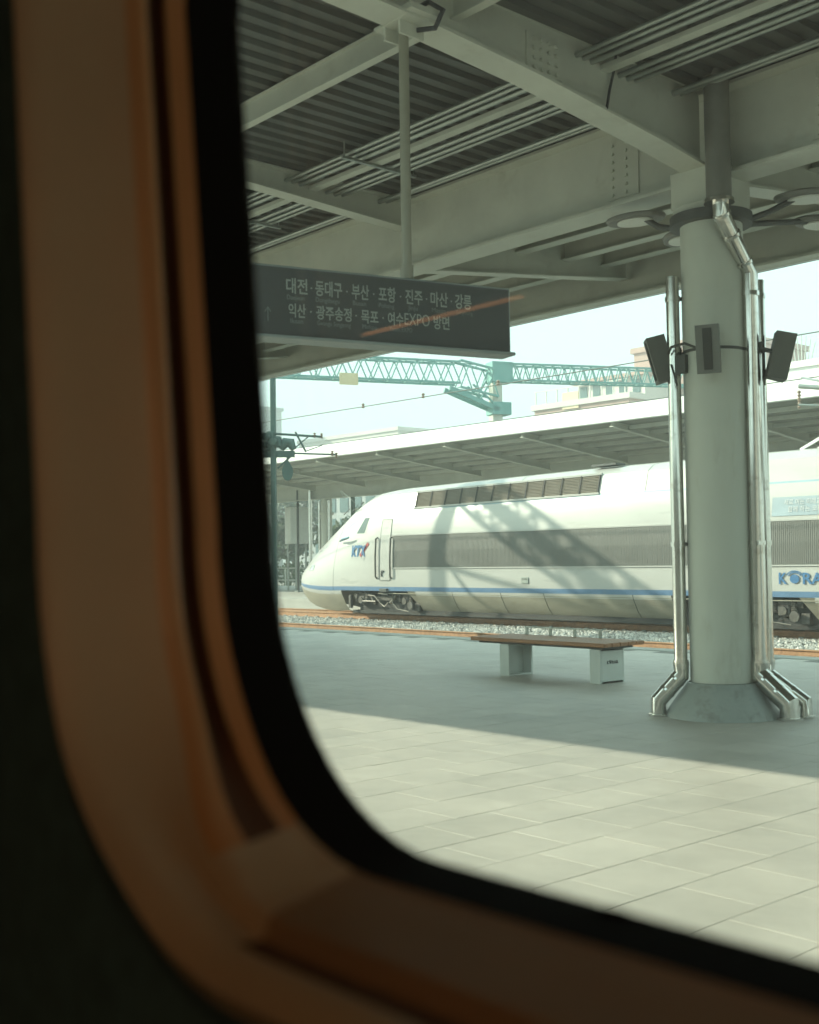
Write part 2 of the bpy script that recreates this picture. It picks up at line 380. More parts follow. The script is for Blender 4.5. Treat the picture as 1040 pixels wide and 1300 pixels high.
# transverse beams: full depth at columns, shallow between
for k, x in enumerate([CX+12*i for i in (-3, -2, -1, 0, 1, 2)]):
    for s, ye in ((-1, YN+.12), (1, YE-.1)):
        q = MB()
        if s < 0:
            pts = [(CY-.15, .69), (CY-.9, .59), (CY-2.4, .43), (CY-3.5, .36), (YN+.12, .24)]
        else: pts = [(CY+.18, .76), (CY+1.2, .66), (YE-.1, .34)]
        for (ya, ha), (yb, hb) in zip(pts[:-1], pts[1:]):
            q.ibeam((x, ya, deckz(ya)-.012+.06), (x, yb, deckz(yb)-.012+.06), ha+.06, hb+.06, .26, .024, .016)
        q.build('rafter', PAINT, can)
for x in [CX+12*i+j for i in (-3, -2, -1, 0, 1) for j in (4.02, 8.02)]:
    q = MB()
    for (ya, ha), (yb, hb) in zip([(CY-.17, .335), (CY-2.3, .24), (YN+.1, .20)][:-1], [(CY-.17, .335), (CY-2.3, .24), (YN+.1, .20)][1:]):
        q.ibeam((x, ya, deckz(ya)), (x, yb, deckz(yb)), ha, hb, .18, .018, .012)
    q.ibeam((x, CY+.17, deckz(CY+.17)), (x, YE-.1, deckz(YE-.1)), .77, .40, .18, .018, .012)
    q.build('secondary_rafter', PAINT, can)
# longitudinal purlins
for y, h in ((5.80, .21), (4.1, .20), (2.5, .20)):
    MB().ibeam((GX0, y, deckz(y)-.005), (GX1, y, deckz(y)-.005), h, h, .08, .014, .01).build('purlin', PAINT, can)
for y, h in ((9.85, .30), (10.7, .30), (11.55, .28), (12.35, .24)):
    MB().ibeam((GX0, y, deckz(y)-.03), (GX1, y, deckz(y)-.03), h, h, .17, .014, .01).build('purlin', PAINT, can)
# corrugated deck (ribs run across the platform)
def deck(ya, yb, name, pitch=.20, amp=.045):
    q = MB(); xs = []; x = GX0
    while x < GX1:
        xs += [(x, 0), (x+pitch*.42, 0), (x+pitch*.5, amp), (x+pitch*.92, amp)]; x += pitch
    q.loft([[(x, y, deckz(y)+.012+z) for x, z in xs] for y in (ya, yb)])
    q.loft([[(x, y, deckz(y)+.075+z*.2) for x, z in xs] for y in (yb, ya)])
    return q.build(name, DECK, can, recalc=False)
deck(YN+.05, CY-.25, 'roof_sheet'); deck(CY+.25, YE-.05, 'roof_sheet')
# valley gutter and fascias
MB().box(((GX0+GX1)/2, CY, 5.60), (GX1-GX0, .62, .10)).build('gutter', DECK, can)
for y in (YE, YN):
    zb = 5.40 if y == YN else 4.93
    q = MB(); q.box(((GX0+GX1)/2, y, (zb+deckz(y)+.10)/2), (GX1-GX0, .06, deckz(y)+.10-zb), ch=.01)
    if y == YE: q.box(((GX0+GX1)/2, y-.12, zb+.02), (GX1-GX0, .18, .03))
    q.build('fascia', PAINT, can)
# bolted splice plates on girder and rafter
def splice(parent, pts_fn, rows, cols):
    q = MB()
    for a in range(rows):
        for b in range(cols):
            c, n = pts_fn(a, b); q.cyl(Vector(c), Vector(c)+Vector(n)*.022, .017, .017, n=6)
    return tag(q.build('bolts', PAINT, parent), kind='stuff')
for xs in (-7.0, -4.85):
    MB().box((xs, CY-.0165, 5.12), (.36, .018, .56)).build('splice_plate', PAINT, can)
    splice(can, lambda a, b: ((xs-.12+b*.16, CY-.024, 4.88+a*.08), (0, -1, 0)), 7, 2)
MB().box((CX+.016, 6.75, 5.28), (.018, .40, .30)).build('splice_plate', PAINT, can)
splice(can, lambda a, b: ((CX+.024, 6.62+b*.085, 5.16+a*.075), (1, 0, 0)), 4, 4)
# hanging cable tails
def cable(name, pts, r, label, cat='cable', parent=None, m=None):
    o = MB().tube(pts, r, 6).build(name, m or INK, parent, smooth=True)
    if parent is None: tag(o, label, cat)
    return o
cable('cable', [(CX+.03, 7.62, 5.60), (CX+.035, 7.60, 5.45), (CX+.05, 7.50, 5.2), (CX+.10, 7.40, 5.02), (CX+.13, 7.36, 4.99)], .012, 'thin dark cable hanging down the beam web near the column')

# conduits under the deck
rack = thing('conduit_rack', (CX, 7.5, 5.4), 'bundle of grey conduits running along under the canopy deck', 'pipes')
for y, z, r in ((7.14, 5.40, .020), (7.23, 5.40, .020), (7.33, 5.40, .026), (7.68, 5.38, .024), (7.79, 5.38, .024), (7.90, 5.39, .020), (8.42, 5.42, .026), (8.53, 5.44, .020)):
    MB().cyl((GX0, y, z), (GX1, y, z), r, n=10).build('conduit', CONDUIT, rack, smooth=True)
MB().box(((GX0+GX1)/2, 7.49, 5.38), (GX1-GX0, .10, .04)).build('cable_tray', PAINT, rack)
for i in range(-9, 8):
    x = CX+1.9+i*2.4
    q = MB(); q.box((x, 7.53, 5.345), (.04, .95, .025)); q.cyl((x, 7.08, 5.345), (x, 7.08, 5.50), .008, n=6); q.cyl((x, 7.98, 5.345), (x, 7.98, 5.50), .008, n=6)
    q.build('hanger', CONDUIT, rack)

# ------------------------------------------------------------------ column
def column(x, label, detail):
    t = thing('canopy_column', (x, CY, 0), label, 'column', 'canopy columns')
    b = MB(); b.lathe([(.272, .27), (.272, 4.50), (.266, 4.505)], (x, CY, 0), 48); b.build('shaft', COLM, t, smooth=True)
    b = MB(); b.lathe([(.50, .0), (.497, .02), (.305, .29), (.283, .30)], (x, CY, 0), 48); b.build('base_cone', CONE, t, smooth=50)
    b = MB(); b.box((x, CY, 4.66), (.50, .50, .34), ch=.01); b.lathe([(.33, 4.43), (.33, 4.49)], (x, CY, 0), 40); b.build('head_block', PAINT, t)
    if detail:
        b = MB(); b.lathe([(.279, 3.20), (.279, 3.225)], (x, CY, 0), 48); b.build('clamp_band', DARKST, t, smooth=True)
        b = MB(); b.lathe([(.286, .285), (.286, .30)], (x, CY, 0), 48); b.build('base_seam', DARKST, t)
    return t
column(CX, 'round pale grey steel column with conical base rising to the canopy', True)
column(CX-12, 'canopy column further along the platform behind the window edge', False)
column(CX+12, 'canopy column beyond the right edge of view', False)

# drain pipes
DOWN = Vector((0, 0, -1))
top = thing('drain_duct', (-5.74, 8.62, 4.4), 'wide dark grey drain pipe down the front of the column head', 'pipe')
MB().lathe([(.108, 4.44), (.108, 5.62), (.17, 5.66), (.26, 5.74), (.30, 5.80)], (-5.74, 8.62, 0), 28).build('pipe', DUCT, top, smooth=50)
MB().lathe([(.13, 4.42), (.13, 4.45)], (-5.74, 8.62, 0), 24).build('flange', CHROME, top)
def pipe(label, pts, r, col_at, feet=()):
    t = thing('downpipe', (pts[-1][0], pts[-1][1], 0), label, 'pipe', 'polished drain pipes at the column')
    # straight segments joined by mitred sleeves
    MB().tube(pts, r, 20).build('pipe', CHROME, t, smooth=45)
    q = MB()
    for p, d in col_at:
        p = Vector(p); d = Vector(d).normalized(); q.cyl(p-d*.018, p+d*.018, r*1.13, n=20); q.cyl(p-d*.03, p+d*.03, r*1.06, n=20)
    q.build('collar', CHROME, t, smooth=40)
    return t
def downpipe(label, p, r, out, ztop, head=None):
    t = thing('downpipe', (p[0], p[1], 0), label, 'pipe', 'polished drain pipes at the column')
    pts = (head or [(p[0], p[1], ztop)])+[(p[0], p[1], .44)]
    MB().tube(pts, r, 22).build('pipe', CHROME, t, smooth=30)
    R2 = r*1.22; k = (p[0]+out[0]*.9, p[1]+out[1]*.9)
    MB().tube([(p[0], p[1], .47), (p[0], p[1], .36), (k[0], k[1], .135), (k[0], k[1], .0)], R2, 22).build('foot_elbow', CHROME, t, smooth=30)
    q = MB()
    for z in (3.7, 1.51, .47):
        if z < ztop: q.cyl((p[0], p[1], z-.02), (p[0], p[1], z+.02), r*1.16, n=22)
    d = Vector((k[0]-p[0], k[1]-p[1], -.225)); dn = d.normalized()
    for f in (.2, .62):
        c = Vector((p[0], p[1], .36))+d*f; q.cyl(c-dn*.012, c+dn*.012, R2*1.07, n=22)
    q.cyl((k[0], k[1], .0), (k[0], k[1], .02), R2*1.25, n=22)
    if head:
        a, b_ = Vector(head[1]), Vector(head[2]); e = (b_-a).normalized()
        for f in (.03, .36, .80): c = a+(b_-a)*f; q.cyl(c-e*.014, c+e*.014, r*1.16, n=22)
    q.build('collar', CHROME, t, smooth=40)
    q = MB(); c = Vector((CX, CY, 0)); e = (c-Vector((p[0], p[1], 0))).normalized()
    for z in (3.7, 1.51): q.bar((p[0], p[1], z), (p[0]+e.x*.12, p[1]+e.y*.12, z), .03, .03)
    q.build('clip', DARKST, t)
    return t
A = (-5.735, 8.63); B_ = (-5.755, 9.075)
downpipe('polished steel downpipe cranking right below the drain duct and down the column', B_, .072, (.30, .02), 3.9, [(A[0], A[1], 4.46), (A[0], A[1], 4.34), (B_[0], B_[1], 3.88)])
downpipe('thinner polished downpipe half hidden behind the right downpipe', (-5.75, 9.215), .048, (.33, .10), 3.84)
downpipe('polished downpipe on the left side of the column with kicked out foot', (-6.305, 8.705), .058, (-.16, -.16), 3.90)

# light ring with oval lamp heads
lr = thing('column_light_ring', (CX, CY, 4.38), 'dark ring bracket with four oval lamps around the column top', 'lamp')
MB().lathe([(.29, 4.34), (.36, 4.34), (.36, 4.43), (.29, 4.43)], (CX, CY, 0), 40).build('ring', DARKST, lr, smooth=40)
for ax, ay in ((-.62, -.16), (-.72, .62), (.62, .40), (.30, 1.15)):
    d = Vector((ax, ay, 0)); e = d.normalized()
    MB().tube([(CX+e.x*.33, CY+e.y*.33, 4.38), (CX+e.x*.5, CY+e.y*.5, 4.43), (CX+ax*.98, CY+ay*.98, 4.53)], .028, 8).build('arm', DARKST, lr, smooth=True)
    q = MB(); a = math.atan2(e.y, e.x); cs, sn = math.cos(a), math.sin(a)
    prof = [(.02, 4.575), (.17, 4.57), (.21, 4.555), (.215, 4.54), (.20, 4.515)]; n = 28
    vs = [(CX+ax*1.12+r*1.35*math.cos(2*math.pi*i/n)*cs-r*.85*math.sin(2*math.pi*i/n)*sn, CY+ay*1.12+r*1.35*math.cos(2*math.pi*i/n)*sn+r*.85*math.sin(2*math.pi*i/n)*cs, z) for r, z in prof for i in range(n)]
    fs = [(k*n+i, k*n+(i+1) % n, (k+1)*n+(i+1) % n, (k+1)*n+i) for k in range(len(prof)-1) for i in range(n)]+[tuple(range(n-1, -1, -1)), tuple(range((len(prof)-1)*n, len(prof)*n))]
    q.add(vs, fs); h = q.build('lamp_head', DUCT, lr, smooth=50)
    q = MB(); vs = [(CX+ax*1.12+.13*1.35*math.cos(2*math.pi*i/n)*cs-.15*.85*math.sin(2*math.pi*i/n)*sn, CY+ay*1.12+.13*1.35*math.cos(2*math.pi*i/n)*sn+.15*.85*math.sin(2*math.pi*i/n)*cs, z) for z in (4.514, 4.50) for i in range(n)]
    q.add(vs, [(i, (i+1) % n, n+(i+1) % n, n+i) for i in range(n)]+[tuple(range(n)), tuple(range(2*n-1, n-1, -1))]); q.build('diffuser', DIFF, h)

# speakers on the column
def speaker(loc, rz, tilt, label, rollv=0):
    t = thing('column_speaker', loc, label, 'speaker', 'speakers clamped on the column')
    rot = Matrix.Rotation(rz, 3, 'Z') @ Matrix.Rotation(tilt, 3, 'X') @ Matrix.Rotation(rollv, 3, 'Y')
    def put(b, name, m):
        b.v = [tuple(rot @ Vector(p)+Vector(loc)) for p in b.v]; return b.build(name, m, t)
    # cabinet: front faces local -y, tapering to the back
    q = MB(); W, D, H_ = .10, .085, .205
    q.loft([[(-W, -D, -H_), (W, -D, -H_), (W*.72, D, -H_), (-W*.72, D, -H_)], [(-W, -D, H_), (W, -D, H_), (W*.72, D, H_), (-W*.72, D, H_)]], close=True, caps=True)
    put(q, 'cabinet', SPK)
    q = MB(); q.box((0, -D-.004, 0), (.075, .010, .35), ch=.003); put(q, 'grille', SPKF)
    q = MB(); q.box((0, D+.06, .03), (.05, .12, .03)); q.box((0, D+.10, -.02), (.03, .03, .22)); put(q, 'bracket', DARKST)
    return t
speaker((-6.42, 8.66, 3.17), R(-46), R(15), 'grey box speaker tilted outward on the left side of the column', )
speaker((-5.80, 8.52, 3.16), R(22), R(8), 'grey box speaker with dark grille on the front of the column')
speaker((-5.57, 9.24, 3.14), R(132), R(14), 'dark box speaker jutting out right behind the downpipes')
b = MB(); b.tube([(-6.30, 8.62, 3.20), (-6.22, 8.55, 3.24), (-6.10, 8.58, 3.26), (-5.98, 8.62, 3.20)], .012, 6); b.tube([(-6.28, 8.63, 3.10), (-6.22, 8.58, 3.02), (-6.20, 8.60, 2.9)], .01, 6); b.box((-6.20, 8.68, 3.10), (.10, .06, .16))
tag(b.build('speaker_cable', DARKST), 'tangled dark wires and bracket beside the left speaker', 'cable')

# ------------------------------------------------------------------ hanging sign
SD = Vector((.264, .965, 0)).normalized(); SN = Vector((.965, -.264, 0)).normalized(); SP = Vector((CX, 5.36, 3.42))
sg = thing('station_sign', (CX, 5.36, 2.85), 'dark blue hanging direction sign with white Korean city names', 'sign')
def sp(t, z, n=0): p = SP+SD*t+SN*n; return (p.x, p.y, z)
rz = math.atan2(SD.y, SD.x); TH = .13; T0, T1 = -1.75, .79
c_ = sp((T0+T1)/2, 3.10, -TH/2)
MB().box(c_, (T1-T0, TH, .49), rz, ch=.006).build('housing', SIGNE, sg)
c_ = sp((T0+T1)/2, 3.105, .002)
MB().box(c_, (T1-T0-.03, .006, .45), rz).build('face', SIGNF, sg)
c_ = sp((T0+T1)/2, 2.862, -.03)
MB().box(c_, (T1-T0+.004, TH+.06, .022), rz, ch=.004).build('bottom_trim', SIGNE, sg)
for t_ in (0, -1.5):
    q = MB(); p = sp(t_, 0, -TH/2)
    q.cyl((p[0], p[1], 3.35), (p[0], p[1], 5.10), .036, n=12); q.cyl((p[0], p[1], 3.35), (p[0], p[1], 3.45), .047, n=12); q.build('hanger_pole', POLE, sg, smooth=40)
q = MB(); p = sp(0, 0, -TH/2); q.box((p[0], p[1], 5.14), (.34, .26, .02)); q.box((p[0]-.08, p[1], 5.11), (.02, .22, .14)); q.box((p[0]+.08, p[1], 5.11), (.02, .22, .14))
q.box((p[0]+.2, p[1], 5.17), (.10, .30, .04)); q.build('clamp', PAINT, sg)
MB().tube([(p[0]+.05, p[1]-.02, 5.20), (p[0]+.22, p[1]+.04, 5.25), (p[0]+.30, p[1]+.10, 5.18), (p[0]+.24, p[1]+.08, 5.07), (p[0]+.12, p[1]+.02, 5.08)], .018, 8).build('power_cable', INK, sg, smooth=True)
def st(body, t0, t1, zb, size, m=SIGNT, nm='lettering', bold=0.0): return text(nm, body, size, sp(t0, zb, .0065), SD, m, sg, width=t1-t0, bold=bold)
Z1, Z2 = 3.172, 3.014
for s_, a, b in (('대전', -.917, -.768), ('동대구', -.712, -.52), ('부산', -.45, -.323), ('포항', -.252, -.122), ('진주', -.05, .083), ('마산', .145, .28), ('강릉', .337, .469)): st(s_, a, b, Z1, .112, bold=.0018)
for t_ in (-.74, -.485, -.288, -.086, .114, .308): st('·', t_-.006, t_+.006, Z1+.003, .10)
for s_, a, b in (('익산', -.902, -.781), ('광주송정', -.708, -.453), ('목포', -.383, -.255), ('여수', -.184, -.066), ('방면', .166, .29)): st(s_, a, b, Z2, .100, bold=.0018)
st('EXPO', -.058, .135, Z2+.004, .118)
for t_ in (-.745, -.42, -.22): st('·', t_-.006, t_+.006, Z2+.003, .10)
for s_, a, b in (('Daejeon', -.912, -.79), ('Dongdaegu', -.71, -.54), ('Busan', -.442, -.345), ('Pohang', -.25, -.135), ('Jinju', -.03, .045), ('Masan', .155, .26), ('Gangneung', .345, .475)): st(s_, a, b, 3.122, .045, SIGNT2)
for s_, a, b in (('Iksan', -.89, -.80), ('Gwangju Songjeong', -.70, -.46), ('Mokpo', -.375, -.265), ('Yeosu EXPO', -.175, .0)): st(s_, a, b, 2.967, .045, SIGNT2)
# arrow mark at the left end of the lettering
q = MB()
for a, b_ in (((-1.045, 2.97), (-1.045, 3.06)), ((-1.045, 3.06), (-1.065, 3.03)), ((-1.045, 3.06), (-1.025, 3.03))):
    q.bar(sp(a[0], a[1], .006), sp(b_[0], b_[1], .006), .004, .012, tuple(SN))
q.build('arrow', SIGNT2, sg)

# ------------------------------------------------------------------ bench
bn = thing('bench', (-9.4, 10.45, 0), 'wooden topped bench on two pale panel legs beside the column', 'bench')
for k in range(5):
    y = 10.232+k*.144
    MB().box((-9.42, y, .435), (2.10, .138, .045), ch=.006).build('seat_plank', WOOD, bn)
MB().box((-9.42, 10.50, .398), (1.95, .52, .028)).build('seat_frame', DARKST, bn)
for x0, outer in ((-8.57, 1), (-9.97, -1)):
    q = MB(); q.box((x0, 10.255, .19), (.15, .03, .38), ch=.003); q.box((x0, 10.645, .19), (.15, .03, .38), ch=.003)
    q.box((x0+outer*.066, 10.45, .19), (.018, .36, .38)); q.box((x0, 10.45, .012), (.15, .36, .02)); q.box((x0, 10.45, .372), (.15, .36, .016))
    q.build('leg', BENCHW, bn)
for i in range(4):
    x = -10.15+i*.39
    q = MB(); q.box((x, 10.84, .50), (.03, .03, .10)); q.build('backrest_post', CONDUIT, bn)
MB().box((-9.565, 10.84, .553), (1.24, .025, .018)).build('backrest_rail', CONDUIT, bn)
# company mark on the near leg: K, globe, RAIL
def korail(parent, x, y, z, h, xdir, m, thick=.002, width=None):
    xd = Vector(xdir).normalized()
    W = width or h*4.6
    text('lettering', 'K', h*1.38, (x, y, z), xd, m, parent, extrude=thick, bold=h*.03, width=W*.15)
    nrm = xd.cross(Vector((0, 0, 1)))
    q = MB(); c = Vector((x, y, z))+xd*W*.285+Vector((0, 0, h*.42)); n = 20; r = h*.46
    ring = [c+(xd*math.cos(2*math.pi*i/n)+Vector((0, 0, 1))*math.sin(2*math.pi*i/n)*.86)*r for i in range(n)]
    q.add([p+nrm*thick for p in ring]+[p-nrm*thick for p in ring], [tuple(range(n)), tuple(range(2*n-1, n-1, -1))]+[(i, (i+1) % n, n+(i+1) % n, n+i) for i in range(n)])
    for rr, zz in ((.62, .55), (.80, .58)):
        arc = [c+xd*math.cos(a)*h*rr+Vector((0, 0, math.sin(a)*h*rr*.72+h*.12)) for a in [R(20+14*i) for i in range(11)]]
        for a, b_ in zip(arc[:-1], arc[1:]): q.bar(a, b_, h*.09, thick*2, tuple(nrm))
    q.build('globe_mark', m, parent)
    p = Vector((x, y, z))+xd*W*.43
    text('lettering', 'RAIL', h*1.38, tuple(p), xd, m, parent, extrude=thick, bold=h*.03, width=W*.57)
korail(bn, -8.493, 10.36, .215, .035, (0, 1, 0), INK, .0015, .20)

# ================================================================== THE TRAIN
YT, YC2 = 23.40, 24.82
tr = thing('high_speed_train', (-22, YC2, -.3), 'white high speed train with blue stripe standing at the far track', 'train')
SEC = [(.42, -.16), (.22, .05), (.05, .36), (.012, .475), (.004, .605), (.0, 1.18), (.012, 1.7), (.05, 2.155), (.115, 2.60), (.20, 2.96), (.215, 3.0), (.225, 3.03), (.36, 3.50), (.58, 3.655), (1.0, 3.74), (1.42, 3.76)]
ROWM = [1, 1, 0, 2, 0, 0, 0, 0, 0, 3, 0, 0, 0, 0, 0]     # white, beige, blue, light blue
def lerp(tab, x):
    if x <= tab[0][0]: return tab[0][1]
    for (a, va), (b, vb) in zip(tab[:-1], tab[1:]):
        if x <= b: t = (x-a)/(b-a); return va+(vb-va)*t
    return tab[-1][1]
WT = [(-33.84, .02), (-33.80, .14), (-33.66, .33), (-33.3, .60), (-32.9, .78), (-32.4, .94), (-31.6, 1.13), (-30.8, 1.26), (-30.0, 1.35), (-29.0, 1.41), (-28.2, 1.42), (0, 1.42)]
ZT = [(-33.84, .82), (-33.76, 1.0), (-33.45, 1.24), (-32.9, 1.60), (-32.4, 1.91), (-31.85, 2.22), (-31.05, 2.62), (-30.2, 3.06), (-29.6, 3.35), (-29.0, 3.54), (-28.5, 3.635), (-27.8, 3.68), (-20, 3.80), (-15, 3.82), (0, 3.82)]
ZBT = [(-33.84, .78), (-33.80, .66), (-33.66, .48), (-33.3, .24), (-32.9, .06), (-32.4, -.08), (-31.6, -.20), (-30.8, -.22), (-29.8, -.16), (0, -.16)]
def section(x, side=-1, off=0.0):
    W, zt, zb = lerp(WT, x), lerp(ZT, x), lerp(ZBT, x); out = []
    for d, z in SEC:
        zz = .80+(z-.80)*(zt-.80)/2.96 if z > .80 else .80-(.80-z)*(.80-zb)/.96
        h = (1.42-d)/1.42
        if z > .80 and x < -28.4: h *= 1-.42*min(1, (-28.4-x)/3.6)*((z-.80)/2.96)**1.3
        out.append((x, YC2+side*(W*h+off*(1 if d < .9 else 0)), zz+(off if d >= .5 else 0)))
    return out
def flank(x, z, off=.006):
    s = section(x, -1)
    for a, b_ in zip(s[:-1], s[1:]):
        if a[2] <= z <= b_[2]: t = (z-a[2])/(b_[2]-a[2]+1e-9); return (x, a[1]+(b_[1]-a[1])*t-off, z)
    return (x, s[-1][1], z)
stn = [-33.84, -33.80, -33.74, -33.66, -33.5, -33.3, -33.1, -32.9, -32.65, -32.4, -32.0, -31.6, -31.2, -30.8, -30.5, -30.15, -29.8, -29.4, -29.0, -28.6, -28.2, -27.6, -27, -26.45, -26, -25, -24, -23, -22, -21, -20, -19, -18, -17.2, -16, -15, -14, -13.45, -13, -12, -10, -7.5]
hull = MB(); o0 = 0
BOG = [(-30.15, -26.45), (-17.2, -13.45)]
n = len(SEC)
for side in (-1, 1):
    base = len(hull.v)
    for x in stn: hull.v += section(x, side)
    for k in range(len(stn)-1):
        xm = (stn[k]+stn[k+1])/2; cut = any(a < xm < b for a, b in BOG)
        for i in range(n-1):
            if cut and i < 3: continue
            a = base+k*n+i; f = (a, a+1, a+n+1, a+n)
            hull.f.append(f if side < 0 else f[::-1]); hull.m.append(ROWM[i])
# floor and rear end
endc = [p for p in section(-7.5, -1)]+[p for p in section(-7.5, 1)][::-1]
hull.add(endc, [tuple(range(len(endc)))])
body = hull.build('body', [WHITE, BEIGE, BLUE, LBLUE], tr, smooth=28, recalc=False)
# dark underframe that closes the bottom
MB().box((-18.5, YC2, .13), (22.0, 2.1, .62)).build('underframe', BLACKU, tr)
MB().box((-19.3, YC2-.95, -.20), (21.0, .3, .09)).build('underfloor_tray', BLACKU, tr)
# slanted skirt ends beside the bogie openings
for x in (-26.45, -13.45):
    q = MB(); q.add([(x, YT+.004, .47), (x-.36, YT+.004, .47), (x, YT+.40, -.16), (x, YT+.03, .47), (x-.36, YT+.03, .47), (x, YT+.43, -.16)], [(0, 1, 2), (5, 4, 3), (0, 3, 4, 1), (1, 4, 5, 2), (2, 5, 3, 0)])
    q.build('skirt_corner', BEIGE, tr)
# skirt seams, body panel gaps
for x in (-24.85, -22.9, -21.3, -18.35):
    q = MB(); pts = [Vector(p) for p in section(x, -1, .002)[:4]]
    for a, b_ in zip(pts[:-1], pts[1:]): q.bar(a, b_, .014, .006, (0, 1, 0))
    q.build('panel_gap', BLACKU, tr)
for x in (-30.62, -18.05, -22.4):
    q = MB(); rows = range(3, 15) if x < -30 else range(10, 15); pts = [Vector(section(x, -1, .0015)[i]) for i in rows]
    for a, b_ in zip(pts[:-1], pts[1:]): q.bar(a, b_, .012, .005, (0, -1, .3))
    q.build('panel_gap', DARKST, tr)
q = MB()
for a, b_ in zip(stn[20:-1], stn[21:]): q.bar(Vector(section(a, -1, .002)[2])+Vector((0, -.006, .04)), Vector(section(b_, -1, .002)[2])+Vector((0, -.006, .04)), .018, .02)
q.build('skirt_ledge', BEIGE, tr)
# ribbed side panels: real vertical corrugation, framed in white trim
xs = [-27.45, -22.5, -17.5, -12.6, -8.0]
for a, b_ in zip(xs[:-1], xs[1:]):
    q = MB(); N_ = int((b_-a-.0)/.05); pr = []
    for i in range(N_):
        x = a+i*(b_-a)/N_; wd = (b_-a)/N_
        pr += [(x, .012), (x+wd*.40, .012), (x+wd*.5, .019), (x+wd*.90, .019)]
    pr.append((b_, .010))
    zs = [1.19, 1.45, 1.70, 1.93, 2.15]
    q.loft([[(x, flank(-20, z, 0)[1]-d, z) for x, d in pr] for z in zs]); q.build('ribbed_panel', BAND, tr, recalc=False)
MB().bar((-27.5, YT-.012, 1.175), (-8, YT-.012, 1.175), .03, .03).bar((-27.5, flank(-20, 2.175)[1]-.006, 2.175), (-8, flank(-20, 2.175)[1]-.006, 2.175), .03, .035).build('panel_trim', WHITE, tr)
# cab door with rubber seams and grab rails
dr = MB(); x0, x1 = -28.05, -27.58
dz = [(z, flank(-27.8, z, 0)[1]-YT) for z in (.80, 1.2, 1.7, 2.2, 2.68)]
dr.loft([[(x0, YT+e-.014, z) for z, e in dz], [(x1, YT+e-.014, z) for z, e in dz]])
door = dr.build('cab_door', WHITE, tr, recalc=False)
q = MB()
for x in (x0, x1):
    for (za, ea), (zb, eb) in zip(dz[:-1], dz[1:]): q.bar((x, YT+ea-.012, za), (x, YT+eb-.012, zb), .012, .012, (0, 1, 0))
q.bar((x0, YT+dz[-1][1]-.012, 2.68), (x1, YT+dz[-1][1]-.012, 2.68), .012, .012); q.bar((x0, YT-.012, .80), (x1, YT-.012, .80), .012, .012); q.build('door_seam', DARKST, door)
q = MB(); q.box((-27.90, YT-.03, 1.08), (.10, .03, .05)); q.box((-27.95, YT-.03, 1.00), (.035, .03, .16)); q.build('door_handle', INK, door)
for x in (-28.20, -27.50):
    q = MB(); q.tube([(x, YT+.04, 2.12), (x, YT-.03, 2.08), (x, YT-.07, 1.5), (x, YT-.07, .92), (x, YT-.01, .86)], .027, 8); q.build('grab_rail', BOGM, tr, smooth=True)
MB().box((-27.85, YT-.02, .50), (.34, .12, .10), ch=.01).box((-27.85, YT+.1, .38), (.30, .2, .05)).build('door_step', DARKST, tr)
# cab side window on the curved flank
def patch(name, quad, m, off=.008, nx=6, nz=6, parent=None):
    q = MB(); bl, br, trr, tl = quad; secs = []
    for i in range(nx+1):
        u = i/nx; col_ = []
        for j in range(nz+1):
            v = j/nz; x = (bl[0]*(1-u)+br[0]*u)*(1-v)+(tl[0]*(1-u)+trr[0]*u)*v; z = (bl[1]*(1-u)+br[1]*u)*(1-v)+(tl[1]*(1-u)+trr[1]*u)*v
            col_.append(flank(x, z, off))
        secs.append(col_)
    q.loft(secs); return q.build(name, m, parent or tr, smooth=True, recalc=False)
patch('cab_side_window', ((-29.42, 2.28), (-28.95, 2.28), (-28.78, 2.76), (-29.05, 2.76)), GLASSD, .010)
patch('cab_side_window', ((-29.50, 2.22), (-28.88, 2.22), (-28.70, 2.82), (-29.10, 2.82)), WHITE, .005)
# windscreen across the nose (wraps to the near side)
q = MB(); secs = []
for x in (-31.75, -31.3, -30.85, -30.45):
    sN, sF = section(x, -1), section(x, 1)
    row = [Vector(sN[i]) for i in (12, 13, 14, 15)]+[Vector(sF[i]) for i in (14, 13, 12)]
    secs.append([(p.x-.012, p.y, p.z+.012) for p in row])
q.loft(secs); q.build('windscreen', GLASSD, tr, smooth=True, recalc=False)
q = MB()
for a, b_ in ((( -31.0, YC2-.5, 2.95), (-30.35, YC2-.75, 3.12)), ((-30.0, YC2-.9, 3.05), (-29.55, YC2-1.0, 3.10))): q.bar(a, b_, .02, .02)
q.build('wiper', DARKST, tr)
# rear view mirror housing at the cab corner, light blue tick on the nose
q = MB(); q.loft([[(-30.35, YC2-1.18, 2.03), (-30.35, YC2-1.22, 2.05), (-30.35, YC2-1.18, 2.07)], [(-30.0, YC2-1.36, 2.05), (-30.0, YC2-1.43, 2.10), (-30.0, YC2-1.36, 2.15)], [(-29.6, YC2-1.39, 2.13), (-29.6, YC2-1.44, 2.16), (-29.6, YC2-1.39, 2.20)]], close=True, caps=True)
q.build('mirror_pod', LBLUE, tr)
# headlight and marker on the nose flank
patch('headlight', ((-32.55, 1.10), (-32.15, 1.12), (-32.15, 1.30), (-32.45, 1.28)), CHROME, .012)
patch('nose_vent', ((-32.62, 1.50), (-32.54, 1.50), (-32.50, 1.86), (-32.58, 1.86)), BGREY, .006, 2, 5)
patch('nose_vent', ((-32.44, 1.50), (-32.36, 1.50), (-32.32, 1.90), (-32.40, 1.90)), BGREY, .006, 2, 5)
